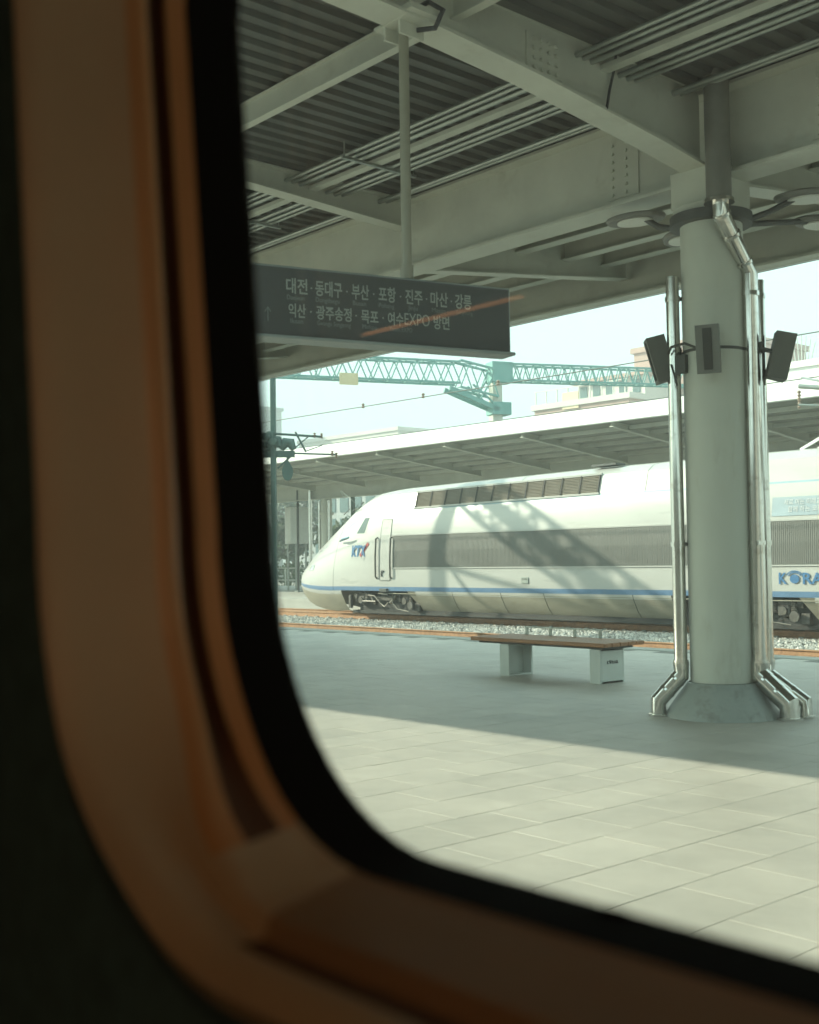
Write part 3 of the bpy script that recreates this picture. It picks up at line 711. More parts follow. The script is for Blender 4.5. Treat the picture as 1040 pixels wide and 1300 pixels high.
# lettering KTX
def ktx():
    y = lambda x: flank(x, 1.6, .012)
    def p(x): q_ = y(x); return (q_[0], q_[1], 1.56)
    xd = Vector((1, (flank(-28.8, 1.6)[1]-flank(-29.6, 1.6)[1])/.8, 0))
    text('lettering', 'K', .47, p(-29.58), xd, LOGOB, tr, shear=.25, bold=.02, width=.31, extrude=.003)
    text('lettering', 'T', .47, p(-29.30), xd, LOGOB, tr, shear=.25, bold=.02, width=.30, extrude=.003)
    text('lettering', 'X', .47, p(-29.07), xd, LOGOB, tr, shear=.25, bold=.02, width=.32, extrude=.003)
    q = MB(); a = Vector(flank(-29.06, 1.56, .018)); b_ = Vector(flank(-28.66, 1.96, .018)); q.bar(a, b_, .10, .006, (0, 1, 0)); q.build('red_swoosh', REDP, tr)
    text('lettering', '한국철도공사', .13, (p(-29.55)[0], p(-29.55)[1], 1.40), xd, SIGNE, tr, width=.72, extrude=.002)
ktx()
korail(tr, -14.28, YT-.018, .775, .25, (1, 0, 0), LOGOB, .003, 1.35)
MB().box((-21.95, YT-.012, .82), (.26, .02, .17), ch=.005).build('number_plate', CONDUIT, tr)
text('lettering', '한국철도', .06, (-22.05, YT-.024, .83), (1, 0, 0), INK, tr, width=.2)
# advertising panel above the band
patch('advert_panel', ((-14.46, 2.27), (-10.2, 2.27), (-10.2, 2.69), (-14.46, 2.69)), POSTER, .012, 3, 4)
text('lettering', '새로 여는 미래교통', .145, (-14.16, flank(-14, 2.52)[1]-.016, 2.52), (1, 0, 0), POSTW, tr, updir=(0, .16, 1), width=1.0)
text('lettering', '함께 하는 코레일', .145, (-14.06, flank(-14, 2.36)[1]-.016, 2.36), (1, 0, 0), POSTW, tr, updir=(0, .16, 1), width=.95)
# roof louvres: 11 framed grilles
lx0, lx1, NL = -26.62, -19.55, 11
for k in range(NL):
    a = lx0+(lx1-lx0)*k/NL; b_ = lx0+(lx1-lx0)*(k+1)/NL; xm = (a+b_)/2
    s = section(xm, -1); pA, pB = Vector(s[11]), Vector(s[12]); e = (pB-pA).normalized(); nn = Vector((0, -e.z, e.y)); L_ = (pB-pA).length
    pA = pA+e*.02
    g_ = MB()
    g_.add([Vector((x, *(pA+e*t*L_*.96+nn*.006)[1:])) for x, t in ((a, 0), (b_, 0), (b_, 1), (a, 1))], [(0, 1, 2, 3)])
    gr = g_.build('louvre_grille', LOUV, tr, recalc=False)
    q = MB()
    for t in range(11):
        c = pA+e*(.03+t*(L_*.96-.05)/10)+nn*.018; q.bar((a+.03, c.y, c.z), (b_-.03, c.y, c.z), .028, .012, tuple((nn+e*.9)))
    q.build('slats', LOUV, gr)
    q = MB()
    for x in ((a+.02,) if k < NL-1 else (a+.02, b_)): q.bar((x, *(pA-e*.02+nn*.014)[1:]), (x, *(pA+e*L_+nn*.014)[1:]), .035, .05, tuple(nn))
    q.build('divider', BLACKU, gr)
q = MB()
for i_, dz_ in ((11, -.01), (12, .02)):
    pa, pb = Vector(section(lx0, -1)[i_]), Vector(section(lx1, -1)[i_]); q.bar(pa+Vector((-.05, -.014, dz_)), pb+Vector((.05, -.014, dz_)), .05, .05)
q.build('louvre_frame', WHITE, tr)
# roof details: long raised panel, small vents, aerial
MB().bar((-20.0, YC2-.7, 3.80), (-19.2, YC2-.7, 3.81), .4, .05).build('roof_vent', DARKST, tr)
q = MB(); q.tube([(-31.05, YC2-.2, 3.2), (-31.3, YC2-.4, 3.75)], .008, 5); q.tube([(-30.3, YC2-.55, 3.3), (-31.0, YC2-.6, 3.75)], .008, 5); q.build('aerial', CONDUIT, tr)
# pantograph arms on the roof near the right edge
q = MB()
q.bar((-14.3, YC2-.35, 3.80), (-12.4, YC2-.15, 4.75), .06, .06); q.bar((-13.9, YC2-.30, 3.80), (-12.2, YC2+.1, 4.66), .05, .05)
q.bar((-12.4, YC2-.15, 4.75), (-14.0, YC2, 5.36), .04, .04); q.bar((-14.0, YC2-.8, 5.38), (-14.0, YC2+.8, 5.38), .05, .04)
q.build('pantograph', FASC, tr)
# bogies
def bogie(xc, tag_):
    bg_ = bpy.data.objects.new('bogie', None); COL.objects.link(bg_); bg_.parent = tr; bg_.location = Vector((xc, YC2, -.3))-tr.location
    for dx in (-1.05, 1.05):
        for s in (-1, 1):
            y = YC2+s*.72
            q = MB(); prof = [(.49, -.05), (.49, -.02), (.46, -.015), (.455, .07), (.40, .075), (.36, .03), (.20, .03), (.17, .07), (.10, .075)]
            nn = 30; vs = [(xc+dx+r*math.cos(2*math.pi*i/nn), y+s*d, .17+r*math.sin(2*math.pi*i/nn)) for r, d in prof for i in range(nn)]
            q.add(vs, [(k*nn+i, k*nn+(i+1) % nn, (k+1)*nn+(i+1) % nn, (k+1)*nn+i) for k in range(len(prof)-1) for i in range(nn)]+[tuple(range((len(prof)-1)*nn, len(prof)*nn))])
            q.build('wheel', BOGM, bg_, smooth=40)
        MB().cyl((xc+dx, YC2-1.0, .17), (xc+dx, YC2+1.0, .17), .09, n=14).build('axle', BOGM, bg_, smooth=40)
    for s in (-1, 1):
        y = YC2+s*1.12
        q = MB()
        top_ = [(-1.5, .30), (-1.0, .36), (-.45, .24), (.45, .24), (1.0, .36), (1.5, .30)]
        for (xa, za), (xb, zb) in zip(top_[:-1], top_[1:]): q.bar((xc+xa, y, za), (xc+xb, y, zb), .12, .14)
        q.build('side_frame', BOGM, bg_)
        for dx in (-1.05, 1.05):
            q = MB(); q.box((xc+dx, y+s*.05, .17), (.30, .16, .26), ch=.03); q.cyl((xc+dx, y+s*.10, .17), (xc+dx, y+s*.17, .17), .10, n=14); q.build('axle_box', BOGM, bg_)
            for e in (-.24, .24):
                q = MB()
                pts = [(xc+dx+e+.055*math.cos(t*.9), y+s*.08+.055*math.sin(t*.9), .12+t*.0065) for t in range(40)]
                q.tube(pts, .016, 6); q.build('coil_spring', BOGL if e > 0 else BOGM, bg_, smooth=True)
        q = MB(); q.tube([(xc-.7, y+s*.14, .33), (xc-.35, y+s*.16, .31), (xc-.1, y+s*.15, .10), (xc+.1, y+s*.14, -.02), (xc+.3, y+s*.15, .12)], .018, 6); q.tube([(xc-.95, y+s*.15, .14), (xc-.3, y+s*.16, .14)], .026, 6)
        q.tube([(xc+.5, y+s*.15, .38), (xc+.52, y+s*.17, .10), (xc+.75, y+s*.17, -.08), (xc+1.25, y+s*.16, -.14)], .018, 6); q.build('brake_pipe', BOGL, bg_, smooth=True)
        q = MB(); q.cyl((xc+.35, y+s*.10, .10), (xc+.62, y+s*.10, .34), .045, n=10); q.cyl((xc-.62, y+s*.10, .36), (xc-.4, y+s*.10, .05), .04, n=10); q.build('damper', BOGL, bg_, smooth=40)
        q = MB(); q.box((xc-1.62, y+s*.1, .12), (.10, .10, .42)); q.box((xc+1.55, y, .0), (.20, .14, .24)); q.cyl((xc+1.35, y+s*.16, .05), (xc+1.35, y+s*.20, .05), .12, n=14); q.build('sanding_box', BOGM, bg_)
    return bg_
bogie(-28.15, 1); bogie(-15.35, 2)

# ================================================================== FAR CANOPY
FY0, FY1, FGY = 27.4, 38.6, 33.0
fc = thing('far_canopy', (-40, FGY, 4.3), 'pale canopy with white roof edge on the platform behind the train', 'canopy')
def fz(y): return 4.95+.085*abs(y-FGY)
FX0, FX1 = -82.0, 30.0
MB().ibeam((FX0, FGY, 4.97), (FX1, FGY, 4.97), .68, .68, .4, .03, .02).build('girder', PAINT, fc)
for i in range(-13, 16):
    x = -33.03+i*3.62
    if x > FX1-1: break
    q = MB(); q.ibeam((x, FGY-.2, fz(FGY-.2)), (x, FY0+.05, fz(FY0+.05)), .30, .16, .16, .02, .014); q.ibeam((x, FGY+.2, fz(FGY+.2)), (x, FY1-.05, fz(FY1-.05)), .30, .16, .16, .02, .014); q.build('rafter', PAINT, fc)
for y in (28.3, 29.3, 30.3, 31.3, 32.3, 34.5, 36, 37.5):
    MB().bar((FX0, y, fz(y)-.05), (FX1, y, fz(y)-.05), .08, .12).build('purlin', PAINT, fc)
for a, b_ in ((FY0, FGY), (FGY, FY1)):
    q = MB(); q.add([(FX0, a, fz(a)+.012), (FX1, a, fz(a)+.012), (FX1, b_, fz(b_)+.012), (FX0, b_, fz(b_)+.012), (FX0, a, fz(a)+.09), (FX1, a, fz(a)+.09), (FX1, b_, fz(b_)+.09), (FX0, b_, fz(b_)+.09)], [(3, 2, 1, 0), (4, 5, 6, 7)]); q.build('roof_sheet', FDECK, fc, recalc=False)
for y in (FY0, FY1):
    MB().box(((FX0+FX1)/2, y, fz(y)+.20), (FX1-FX0, .12, .48), ch=.02).build('roof_edge', FASC, fc)
def fcol(x, label):
    t = thing('far_column', (x, FGY, 0), label, 'column', 'far canopy columns')
    q = MB(); q.lathe([(.26, -.01), (.26, 4.31)], (x, FGY, 0), 24); q.build('shaft', COLM, t, smooth=40)
    q = MB(); q.cyl((x-.30, FGY-.18, 0), (x-.30, FGY-.18, 4.2), .06, n=10); q.cyl((x+.30, FGY-.1, 0), (x+.30, FGY-.1, 4.2), .06, n=10); q.build('downpipe', CHROME, t, smooth=40)
    q = MB(); q.lathe([(.33, 3.55), (.33, 3.66)], (x, FGY, 0), 24); q.build('collar', PAINT, t)
    return t
fcol(-43.35, 'far canopy column standing just left of the train cab window')
for k, x in enumerate((-55.35, -67.35)): fcol(x, 'far canopy column beyond the train nose, %s one from the cab' % ('second', 'third')[k])

# ================================================================== GANTRIES, MASTS, WIRES
def truss(mb, p0, p1, w_, h_, nb, r=.05, mi=0):
    p0, p1 = Vector(p0), Vector(p1); d = (p1-p0).normalized(); s = Vector((d.y, -d.x, 0)).normalized(); Z = Vector((0, 0, 1))
    c = lambda t, a, b_: p0+(p1-p0)*t+s*a*w_/2+Z*b_*h_/2
    for a in (-1, 1):
        for b_ in (-1, 1): mb.bar(c(0, a, b_), c(1, a, b_), r*2, r*2)
    for i in range(nb):
        t0, t1 = i/nb, (i+1)/nb; tm = (t0+t1)/2
        for a in (-1, 1):
            mb.bar(c(t0, a, -1), c(tm, a, 1), r, r); mb.bar(c(tm, a, 1), c(t1, a, -1), r, r)
        if i % 3 == 0:
            for b_ in (-1, 1): mb.bar(c(t0, -1, b_), c(t1, 1, b_), r*.8, r*.8)
        for b_ in (-1, 1): mb.bar(c(t0, -1, b_), c(t0, 1, b_), r*.8, r*.8)
    return mb
# far portal truss
M2 = Vector((-40.5, 41.3, 0)); TD = Vector((.355, .935, 0)).normalized()
KS = 1.115
def tp(s, z): p = M2+TD*s*KS; return Vector((p.x, p.y, 1.4+(z-1.4)*KS))
pg = thing('catenary_gantry', (M2.x, M2.y, -.5), 'long teal lattice gantry spanning the sky above the far canopy', 'gantry')
truss(MB(), tp(.5, 9.62), tp(13, 9.80), .75, .80, 26, .045).build('lattice_beam', TEAL, pg)
q = MB(); truss(q, tp(-13, 9.50), tp(-1.8, 9.50), .75, 1.02, 14, .05); truss(q, tp(-1.8, 9.45), tp(0, 9.1), .75, 1.3, 2, .05); q.build('lattice_beam', TEAL, pg)
q = MB(); a, b_ = tp(-2.3, 8.80), tp(.0, 7.95)
for s in (-.35, .35):
    e = Vector((TD.y, -TD.x, 0))*s; q.bar(a+e, b_+e, .14, .22); q.bar(tp(-1.2, 9.0)+e, tp(-.2, 8.2)+e, .08, .08); q.bar(tp(-.9, 8.3)+e, tp(-.1, 9.6)+e, .07, .07)
q.build('knee_brace', TEAL, pg)
q = MB(); c0 = tp(.2, 9.6); q.box(c0, (1.1, .84, 1.02), math.atan2(TD.y, TD.x), ch=.02); c0 = tp(.15, 8.0); q.box(c0, (1.0, .84, .62), math.atan2(TD.y, TD.x), ch=.02); q.build('joint_box', TEAL, pg)
q = MB(); q.box((M2.x, M2.y, 4.95), (.52, .52, 11.6), math.atan2(TD.y, TD.x), ch=.03); q.build('mast', PAINT, pg)
p_ = tp(13.1, 0); q = MB(); q.box((p_.x, p_.y, 4.95), (.52, .52, 11.6), math.atan2(TD.y, TD.x), ch=.03); q.build('mast', PAINT, pg)
c0 = tp(-6.9, 8.98); MB().box(c0+Vector((.5, -.2, 0)), (.9, .06, .55), math.atan2(TD.y, TD.x)).build('plate', YELL, pg)
# near gantry mast, whose shadow falls on the train
NM = Vector((-29.72, 20.85, 0))
ng = thing('signal_mast', (NM.x, NM.y, -.5), 'dark teal mast with signal heads and bracket arms left of the train nose', 'mast')
q = MB(); q.box((NM.x, NM.y, 4.3), (.16, .16, 9.7), R(40), ch=.02); q.build('post', TEALD, ng)
q = MB(); q.bar((-30.3, 20.3, 4.75), (-29.30, 21.35, 4.74), .10, .20); q.bar((-29.65, 20.95, 4.30), (-29.38, 21.25, 4.66), .05, .05); q.build('bracket_beam', TEALD, ng)
for c in ((-29.85, 20.72, 5.02), (-29.62, 20.95, 5.12), (-29.78, 20.78, 5.28)):
    q = MB(); q.box(c, (.22, .26, .34), R(45), ch=.04); q.cyl((c[0]+.05, c[1]-.15, c[2]), (c[0]+.18, c[1]-.34, c[2]-.02), .10, .12, n=12); q.build('signal_head', TEALD, ng)
q = MB(); q.tube([(-29.62, 21.05, 4.90), (-29.50, 21.17, 5.12), (-29.40, 21.27, 5.10), (-29.33, 21.34, 4.88)], [.10, .15, .15, .09], 10); q.build('hood', TEALD, ng, smooth=True)
q = MB(); n = 24; out = []
for i in range(n):
    t = 2*math.pi*i/n; rr = Vector((.66, .75, 0)); xx = math.cos(t)*.17; zz = math.sin(t)*.30; zz = zz*1.25 if zz > 0 else zz*.95
    if zz > .1: xx *= max(0.25, 1-(zz-.1)*2.6)
    out.append(Vector((-29.46, 21.19, 4.20))+rr*xx+Vector((0, 0, zz)))
nd = Vector((.75, -.66, 0))*.03
q.add([p+nd for p in out]+[p-nd for p in out], [tuple(range(n)), tuple(range(2*n-1, n-1, -1))]+[(i, (i+1) % n, n+(i+1) % n, n+i) for i in range(n)]); q.cyl((-29.46, 21.19, 4.5), (-29.46, 21.19, 4.7), .03, n=8)
q.build('backboard', TEALD, ng)
# catenary cantilever on the mast
q = MB()
q.tube([(-29.72, 20.85, 5.38), (-28.72, 21.96, 5.26)], .036, 8); q.tube([(-29.3, 21.3, 4.76), (-28.42, 22.3, 4.70)], .026, 8); q.tube([(-29.25, 21.35, 5.42), (-29.05, 21.6, 4.80)], .03, 8); q.tube([(-29.35, 21.25, 4.82), (-28.98, 21.66, 5.28)], .02, 6); q.tube([(-29.05, 21.6, 4.82), (-28.7, 21.98, 5.0)], .014, 6)
q.build('cantilever', TEALD, ng, smooth=40)
q = MB()
for p in ((-28.72, 21.96, 5.29), (-28.86, 21.8, 5.31), (-28.42, 22.3, 4.68), (-28.5, 22.2, 4.74)): q.lathe([(.02, -.08), (.05, -.06), (.02, -.03), (.05, 0), (.02, .03), (.05, .06), (.02, .08)], p, 10)
q.build('insulator', CERAM, ng, smooth=True)
ng.scale = (.8, .8, .8); ng.location = (-24.1, 16.72, -.12)
# tall gantry over the platform roof, whose shadow falls on the train
GM = Vector((-37.5, 16.3, 0))
og = thing('platform_gantry', (GM.x, GM.y, -.5), 'tall mast and lattice arm reaching over the platform roof, shading the train', 'gantry')
q = MB(); q.box((GM.x, GM.y, 5.3), (.30, .30, 11.7), 0, ch=.02); q.build('post', TEALD, og)
q = MB(); truss(q, (GM.x, GM.y, 10.85), (GM.x+.1, 4.0, 10.85), .95, .85, 24, .07); q.build('lattice_arm', TEAL, og)
q = MB(); q.bar((GM.x+.02, GM.y-.5, 10.95), (GM.x+.08, 12.2, 10.75), .5, .05); q.bar((GM.x, GM.y, 8.0), (GM.x, 12.6, 10.3), .12, .12); q.bar((GM.x, GM.y, 8.4), (GM.x, 13.9, 6.9), .09, .09); q.build('stay', TEALD, og)
# another cantilever on the right, above the train roof
rc = thing('catenary_cantilever', (-13.2, 26.3, -.5), 'blue grey catenary arm with insulators above the train roof', 'mast')
q = MB(); q.box((-11.6, 26.35, 3.2), (.22, .22, 7.4), ch=.02); q.build('post', TEALD, rc)
q = MB(); q.tube([(-11.6, 26.3, 4.75), (-13.1, 25.9, 5.12), (-14.9, 25.5, 5.42)], .055, 10); q.tube([(-11.6, 26.3, 4.55), (-14.8, 25.3, 4.95)], .028, 8); q.build('arm', CONDUIT, rc, smooth=True)
q = MB()
for p in ((-14.3, 25.6, 5.5), (-13.9, 25.7, 5.55), (-14.9, 25.5, 5.2), (-14.9, 25.5, 5.0)): q.lathe([(.02, -.12), (.05, -.08), (.02, -.04), (.05, 0), (.02, .04), (.05, .08), (.02, .12)], p, 10)
q.build('insulator', CERAM, rc, smooth=True)
# wires along the tracks
def wire(y, z, r, label, sag=0.0):
    pts = [(-140+i*5, y, z-sag*math.sin(math.pi*((i*5) % 50)/50)) for i in range(37)]
    tag(MB().tube(pts, r, 5).build('catenary_wire', WIRE, smooth=True), label, 'wire', 'overhead wires')
wire(24.8, 6.62, .016, 'upper overhead messenger wire strung above the train', .12)
wire(24.8, 5.47, .014, 'lower contact wire strung just over the train roof')
wire(18.7, 6.50, .014, 'overhead wire skirting the edge of the near canopy')
q = MB()
for x in (-27.5, -30.5, -24.2): q.lathe([(.03, -.08), (.06, -.04), (.03, 0), (.06, .04), (.03, .08)], (x, 24.8, 6.58), 8)
tag(q.build('wire_insulator', CERAM), 'small insulator beads along the overhead messenger wire', 'insulator')

# ================================================================== BACKGROUND
def windows(t, x0, x1, y, z0, z1, nx, nz, ww, wh, m, face=-1):
    base = None
    for i in range(nx):
        for j in range(nz):
            cx = x0+(i+.5)*(x1-x0)/nx; cz = z0+(j+.5)*(z1-z0)/nz
            if base is None:
                base = MB().box((cx, y, cz), (ww, .12, wh)).build('window', m, t); bx, bz = cx, cz
            else:
                o = base.copy(); COL.objects.link(o); o.parent = t; o.location = base.location+Vector((cx-bx, 0, cz-bz))
def building(name, label, cx, cy, w_, d_, h_, m, nx, nz, roof=None, ww=1.4, wh=1.5, gm=None):
    t = thing(name, (cx, cy, -.5), label, 'building')
    MB().box((cx, cy, h_/2-.5), (w_, d_, h_)).build('wall', m, t)
    MB().box((cx, cy, h_-.5+.25), (w_+.5, d_+.5, .5)).build('parapet', roof or m, t)
    windows(t, cx-w_/2+1, cx+w_/2-1, cy-d_/2-.03, 2, h_-2, nx, nz, ww, wh, gm or BGLASS)
    return t
building('brick_building', 'pinkish brick block behind the far canopy left of the column', -62.9, 94.0, 10.6, 12, 20.8, BRICK, 4, 5)
t = building('terraced_building', 'low stepped pinkish building with balcony roofs behind the gantry', -68.9, 84.4, 11, 6.8, 15.6, BRICK, 8, 3, roof=BPALE)
MB().box((-67.0, 85.0, 16.25), (7.6, 4, 2.0)).build('upper_storey', BPALE, t)
MB().box((-67.0, 84.8, 17.4), (8.4, 5.0, .3)).build('canopy_roof', BRICK, t)
for i in range(5): MB().box((-70.1+i*1.5, 82.98, 16.4), (.8, .1, 1.2)).build('opening', BGLASS, t)
for i in range(9): MB().box((-74.2+i*1.3, 81.0, 16.2), (.10, .10, 1.2)).build('railing_post', BPALE, t)
MB().bar((-74.3, 81.0, 16.8), (-63.5, 81.0, 16.8), .08, .08).build('railing', BPALE, t)
MB().box((-69.9, 80.9, 15.6), (1.9, .1, 1.5)).build('sign_board', YELL, t)
building('white_building', 'long pale building with few windows at the right beyond the column', -40.0, 91.0, 28, 14, 16.6, FASC, 7, 4, ww=1.3, wh=1.6)
q = MB()
for i in range(7): q.bar((-50.6+i*.22, 86, 16.4), (-51.1+i*.40, 86, 19.2-abs(i-3)*.3), .06, .06)
tag(q.build('roof_aerial', CONDUIT), 'cluster of aerials on the pale building roof beside the right speaker', 'aerial')
building('tower_block', 'tall hazy grey tower behind the trees at the left', -150, 92, 16, 16, 24, BGREY, 6, 8)
building('office_block', 'pale hazy office block behind the far column', -128, 108, 22, 14, 19, BPALE, 7, 6)
building('long_block', 'low grey green hall behind the train nose', -96, 84, 24, 12, 10.5, BGREY, 10, 3)
cb = thing('equipment_cabinet', (-48.9, 35.3, 0), 'tall white box cabinet raised on posts left of the train nose', 'cabinet')
MB().box((-48.9, 35.3, 3.25), (.95, .95, 1.85), R(-18), ch=.02).build('box', WBOX, cb)
for dx, dy in ((-.35, -.3), (.35, -.3), (.3, .35)): MB().cyl((-48.9+dx, 35.3+dy, -.02), (-48.9+dx, 35.3+dy, 2.34), .05, n=8).build('post', CONDUIT, cb)
for k, (x, y, h, rr, lb) in enumerate(((-44.4, 32.85, 4.9, .09, 'pale steel pole standing in front of the far canopy column'), (-45.6, 33.0, 4.8, .06, 'thin dark pole between the white cabinet and the pale pole'), (-41.9, 33.4, 4.6, .10, 'dark post just right of the far canopy column'))):
    p_ = thing('steel_pole', (x, y, 0), lb, 'pole', 'poles on the far platform')
    MB().cyl((x, y, -.02), (x, y, h), rr, n=10).build('pole', (CHROME, DARKST, TEALD)[k], p_, smooth=40)
    MB().box((x, y, .02), (.3, .3, .04)).build('base_plate', CONDUIT, p_)
fn = thing('railing_fence', (-60, 40.6, -.02), 'pale metal railing along the back of the far platform', 'fence')
for i in range(34): MB().box((-84+i*1.4, 40.6, .55), (.06, .06, 1.1)).build('post', PAINT, fn)
for z in (.35, 1.05): MB().box((-60.5, 40.6, z), (47.5, .05, .06)).build('rail', PAINT, fn)
# trees with leafy crowns
def leaves(c, r, n, size, squash=.8):
    U = rng.normal(size=(n, 3)); U /= np.linalg.norm(U, axis=1)[:, None]; rad = rng.uniform(.35, 1.0, n)**.5
    lump = 1+.28*np.sin(U[:, 0]*5+c[0])*np.cos(U[:, 2]*6+c[1])
    P = np.array(c)+U*(rad*lump)[:, None]*np.array([r, r, r*squash])
    A = rng.normal(size=(n, 3)); A /= np.linalg.norm(A, axis=1)[:, None]; B = np.cross(A, rng.normal(size=(n, 3))); B /= np.linalg.norm(B, axis=1)[:, None]
    s = rng.uniform(.6, 1.4, (n, 1))*size
    return np.stack([P-A*s, P+B*s*.6, P+A*s, P-B*s*.6], 1).reshape(-1, 3)
def tree(x, y, h, r, label, m, n=1800, size=.22):
    t = thing('tree', (x, y, -.5), label, 'tree', 'trees beyond the far platform')
    q = MB(); q.tube([(x, y, -.5), (x+.1, y, h*.3), (x-.05, y+.1, h*.6)], [.22, .16, .08], 8)
    for k in range(5):
        a = k*1.3; q.tube([(x, y, h*.35), (x+math.cos(a)*r*.35, y+math.sin(a)*r*.35, h*.55), (x+math.cos(a)*r*.6, y+math.sin(a)*r*.6, h*.75)], [.09, .06, .03], 6)
    q.build('trunk', BARK, t, smooth=True)
    V = [leaves((x+random.uniform(-.5, .5)*r, y+random.uniform(-.5, .5)*r, h*random.uniform(.5, .85)), r*random.uniform(.4, .62), n//8, size) for _ in range(8)]
    V = np.concatenate(V); F4 = np.arange(len(V)).reshape(-1, 4)
    me = bpy.data.meshes.new('crown'); me.from_pydata((V-np.array([x, y, -.5])).tolist(), [], F4.tolist()); me.materials.append(m)
    o = bpy.data.objects.new('crown', me); COL.objects.link(o); o.parent = t
tl = [(-74, 52.5, 4.6, 2.4, 'low dark leafy tree nearest the window edge behind the cabinet', LEAF1), (-69, 54, 4.0, 2.3, 'rounded green tree behind the white cabinet posts', LEAF2),
      (-64, 56, 3.6, 2.0, 'small green tree behind the pale pole', LEAF1), (-92, 66, 8.5, 3.8, 'tall dark tree rising left of the white cabinet', LEAF1),
      (-84, 70, 8.2, 3.6, 'broad green tree behind the far canopy column', LEAF2), (-76, 72, 8.6, 3.8, 'dark tree seen above the train cab', LEAF1), (-69, 74, 8.0, 3.4, 'green tree peeking over the train roof slope', LEAF2), (-100, 62, 9.0, 4.0, 'tall tree at the extreme left behind the signal mast', LEAF1)]
for a in tl: tree(*a)
# low hedge along the far fence
V = np.concatenate([leaves((-88+i*.9, 43.5+random.uniform(-.4, .4), .5+random.uniform(-.1, .3)), .9, 130, .11, .9) for i in range(46)])
me = bpy.data.meshes.new('hedge'); me.from_pydata(V.tolist(), [], np.arange(len(V)).reshape(-1, 4).tolist()); me.materials.append(LEAF2)
hd = bpy.data.objects.new('hedge', me); COL.objects.link(hd); tag(hd, 'clipped green hedge behind the far platform railing', 'hedge', kind='stuff')
# the hazy air
hzm = bpy.data.materials.new('haze_air'); hzm.use_nodes = True; hn = hzm.node_tree; hn.nodes.clear()
pv = hn.nodes.new('ShaderNodeVolumePrincipled'); pv.inputs['Color'].default_value = (.90, .96, .95, 1); pv.inputs['Density'].default_value = .0036
ho = hn.nodes.new('ShaderNodeOutputMaterial'); hn.links.new(pv.outputs[0], ho.inputs['Volume'])
hb = MB().box((0, 0, 12.7), (3400, 3400, 28.6)).build('haze', hzm); tag(hb, 'pale hazy daylight air over the whole station', 'haze', kind='stuff')

# ================================================================== OUR CARRIAGE (the window we look through)
cg = thing('train_carriage', (0, -.9, .2), 'dark carriage interior with beige rounded window surround', 'carriage')
# window outline (x, z): left edge leans with the body side, wide lower corners
def outline():
    P = []
    xl0, xl1, zb, zt, xr = -.728, -.768, 1.212, 1.98, .98
    def q(cx, cz, rx, rz_, a0, a1, k=14):
        for i in range(k+1):
            a = R(a0+(a1-a0)*i/k); P.append((cx+rx*math.cos(a), cz+rz_*math.sin(a)))
    for i in range(9): t = i/9; P.append((xl1+.0+(xl0-xl1)*t, 1.82+(1.43-1.82)*t))
    q(-.55, 1.43, .178, .218, 180, 270)
    for i in range(1, 16): P.append((-.55+(xr-.18+.55)*i/16, zb))
    q(xr-.18, 1.43, .18, .218, 270, 360)
    for i in range(1, 9): P.append((xr, 1.43+(1.82-1.43)*i/9))
    q(xr-.16, 1.82, .16, .16, 0, 90, 8)
    for i in range(1, 16): P.append((xr-.16-(xr-.16+.608)*i/16, zt))
    q(-.608, 1.82, .16, .16, 90, 180, 8)
    P.pop()
    return P
OUT = outline(); K = len(OUT)
nrm = []
for i in range(K):
    a, b_ = Vector(OUT[i-1]), Vector(OUT[(i+1) % K]); d = (b_-a).normalized(); nrm.append(Vector((d.y, -d.x)))
# make sure the normals point outward
if sum(nrm[i].dot(Vector(OUT[i])-Vector((.1, 1.6))) for i in range(K)) < 0: nrm = [-v for v in nrm]
SIDE = [(.0, .504), (.001, .456), (.002, .454), (.006, .449), (.008, .443), (.020, .446), (.021, .438), (.012, .430), (.013, .424), (.020, .416), (.033, .392), (.047, .364), (.053, .350), (.058, .346), (.062, .354)]
BOTT = [(.0, .504), (.001, .452), (.002, .450), (.004, .446), (.005, .440), (.007, .432), (.009, .424), (.011, .416), (.013, .404), (.016, .392), (.030, .388), (.028, .370), (.032, .356), (.043, .346), (.056, .354)]
def smooth(t): t = max(0, min(1, t)); return t*t*(3-2*t)
def ring(k):
    out = []
    for i in range(K):
        wgt = smooth((-nrm[i].y-.45)/.45)
        o = SIDE[k][0]*(1-wgt)+BOTT[k][0]*wgt; y = SIDE[k][1]*(1-wgt)+BOTT[k][1]*wgt
        lean = (OUT[i][1]-1.6)*-.04
        out.append((OUT[i][0]+nrm[i].x*o, y+lean*0, OUT[i][1]+nrm[i].y*o))
    return out
rings = [ring(k) for k in range(len(SIDE))]
def band(a, b_, name, m, parent, sm=60): return MB().loft(rings[a:b_+1], close=True).build(name, m, parent, smooth=sm, recalc=False)
wsm = MB(); wsm.v = [p for r_ in rings[1:] for p in r_]; NR = len(SIDE)-1
for k in range(NR-1):
    for i in range(K):
        j = (i+1) % K; side_ = -nrm[i].y < .84; flat_ = -nrm[i].y > .97
        wsm.f.append((k*K+i, k*K+j, (k+1)*K+j, (k+1)*K+i))
        kk = k+1                       # band between rings kk and kk+1
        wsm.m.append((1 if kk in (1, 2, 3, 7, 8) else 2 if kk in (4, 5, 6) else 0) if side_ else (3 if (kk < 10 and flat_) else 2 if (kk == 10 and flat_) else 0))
ws = wsm.build('window_surround', [PANEL, RIDGE_GLOW, GROOVE, SILL], cg, smooth=60, recalc=False)
q = MB(); q.box((-.405, .497, 1.2115), (.020, .010, .005), ch=.002); q.build('gasket_joint', GASK, ws)
band(0, 1, 'gasket', GASK, ws)
gl = MB(); c0 = [(p[0]*1.0, .500, p[1]) for p in OUT]
gl.add(c0, [tuple(range(K))])
GL = bpy.data.materials.new('window_glass'); GL.use_nodes = True; t_ = GL.node_tree; t_.nodes.clear()
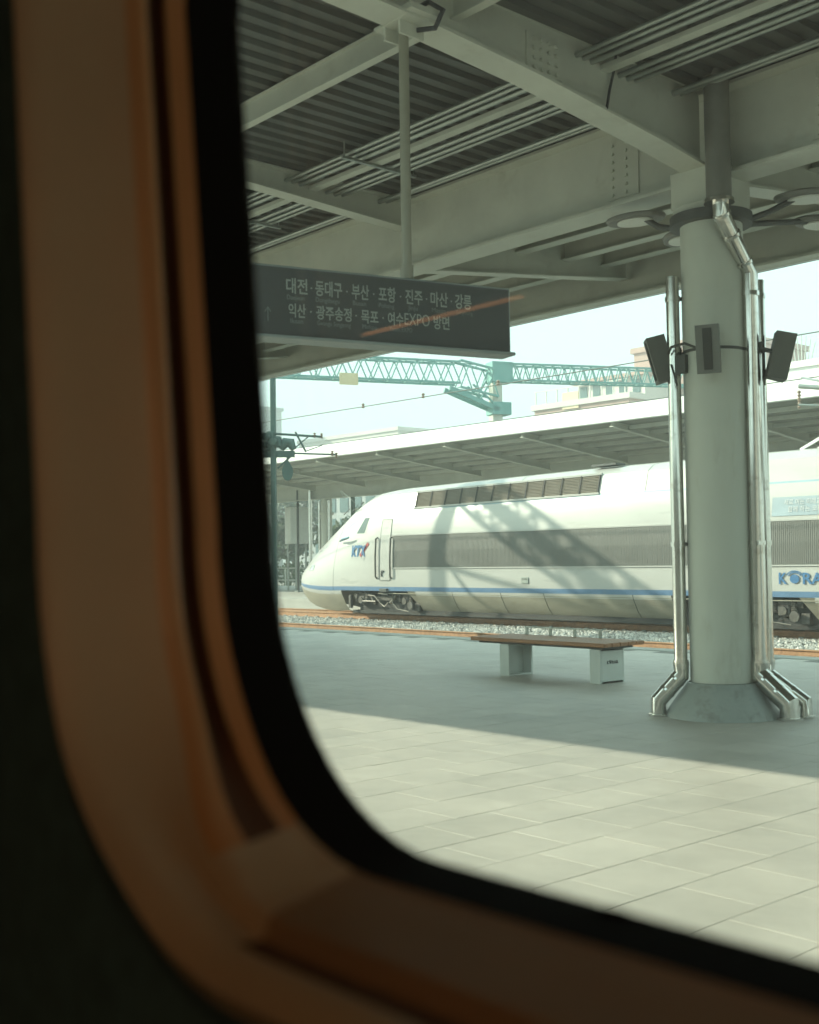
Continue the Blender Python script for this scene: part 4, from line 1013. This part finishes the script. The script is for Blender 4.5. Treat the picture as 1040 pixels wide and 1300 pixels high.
tr_ = t_.nodes.new('ShaderNodeBsdfTransparent'); tr_.inputs[0].default_value = (.655, .92, .87, 1)
gs = t_.nodes.new('ShaderNodeBsdfGlossy'); gs.inputs['Roughness'].default_value = 0.0
fr = t_.nodes.new('ShaderNodeFresnel'); fr.inputs[0].default_value = 1.5
mx = t_.nodes.new('ShaderNodeMixShader'); t_.links.new(fr.outputs[0], mx.inputs[0]); t_.links.new(tr_.outputs[0], mx.inputs[1]); t_.links.new(gs.outputs[0], mx.inputs[2])
tl_ = t_.nodes.new('ShaderNodeBsdfTranslucent'); tl_.inputs[0].default_value = (.85, .95, .88, 1)
df = t_.nodes.new('ShaderNodeTexNoise'); df.inputs['Scale'].default_value = 5; mr = t_.nodes.new('ShaderNodeMapRange'); mr.inputs[3].default_value = .022; mr.inputs[4].default_value = .045
t_.links.new(df.outputs[0], mr.inputs[0])
m2 = t_.nodes.new('ShaderNodeMixShader'); t_.links.new(mr.outputs[0], m2.inputs[0]); t_.links.new(mx.outputs[0], m2.inputs[1]); t_.links.new(tl_.outputs[0], m2.inputs[2])
ou = t_.nodes.new('ShaderNodeOutputMaterial'); t_.links.new(m2.outputs[0], ou.inputs[0])
gl.build('window_pane', GL, cg, recalc=False)
# inner wall around the surround: from the outer ring out to the cabin panel
last = rings[-1]; big = []
for (x, y, z) in last:
    v = Vector((x-.1, z-1.6)); s = max(abs(v.x)/3.2, abs(v.y)/1.5); big.append((.1+v.x/s, .372, 1.6+v.y/s))
mid = [(a[0]+(b_[0]-a[0])*.02, .370, a[2]+(b_[2]-a[2])*.02) for a, b_ in zip(last, big)]
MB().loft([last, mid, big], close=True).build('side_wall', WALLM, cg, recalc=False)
# outer shell of the coach: side slabs, roof, far side, floor
q = MB(); LX = 11.0
q.box((0, .535, .27), (2*LX, .05, 1.76)); q.box((0, .52, 2.28), (2*LX, .05, .60))
q.box((-(LX+1.0)/2, .535, 1.565), (LX-1.0, .05, .83)); q.box(((LX+1.2)/2, .535, 1.565), (LX-1.2, .05, .83))
q.build('outer_side', OUTW, cg)
sec = [(.55, 2.55), (.46, 2.75), (.20, 2.95), (-.9, 3.08), (-2.0, 2.95), (-2.26, 2.75), (-2.36, 2.55)]
q = MB(); q.loft([[(x, y, z) for y, z in sec] for x in (-LX, LX)]); q.loft([[(x, y, z-.06) for y, z in sec] for x in (-LX, LX)]); q.build('roof', OUTW, cg, recalc=False)
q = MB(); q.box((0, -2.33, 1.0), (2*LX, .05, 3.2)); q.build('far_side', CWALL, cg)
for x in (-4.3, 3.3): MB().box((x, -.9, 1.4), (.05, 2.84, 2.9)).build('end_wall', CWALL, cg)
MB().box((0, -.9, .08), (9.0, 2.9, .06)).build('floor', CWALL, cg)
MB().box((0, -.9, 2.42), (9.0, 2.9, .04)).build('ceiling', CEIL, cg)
rk = MB().box((-.4, -2.02, 2.268), (7.4, .56, .04), ch=.01).build('luggage_rack', CWALL, cg)
# warm strip lamp under the far luggage rack: reflected as the orange streak in the glass
MB().box((-3.05, -1.755, 2.24), (.95, .022, .010), ch=.003).build('strip_and_fill_lamp', LAMPO, rk)
MB().box((1.6, -1.755, 2.24), (2.2, .035, .010), ch=.003).build('strip_and_fill_lamp', LAMP_FILL, rk)  # added fill lamp, clear of the visible reflection, brightens the cabin
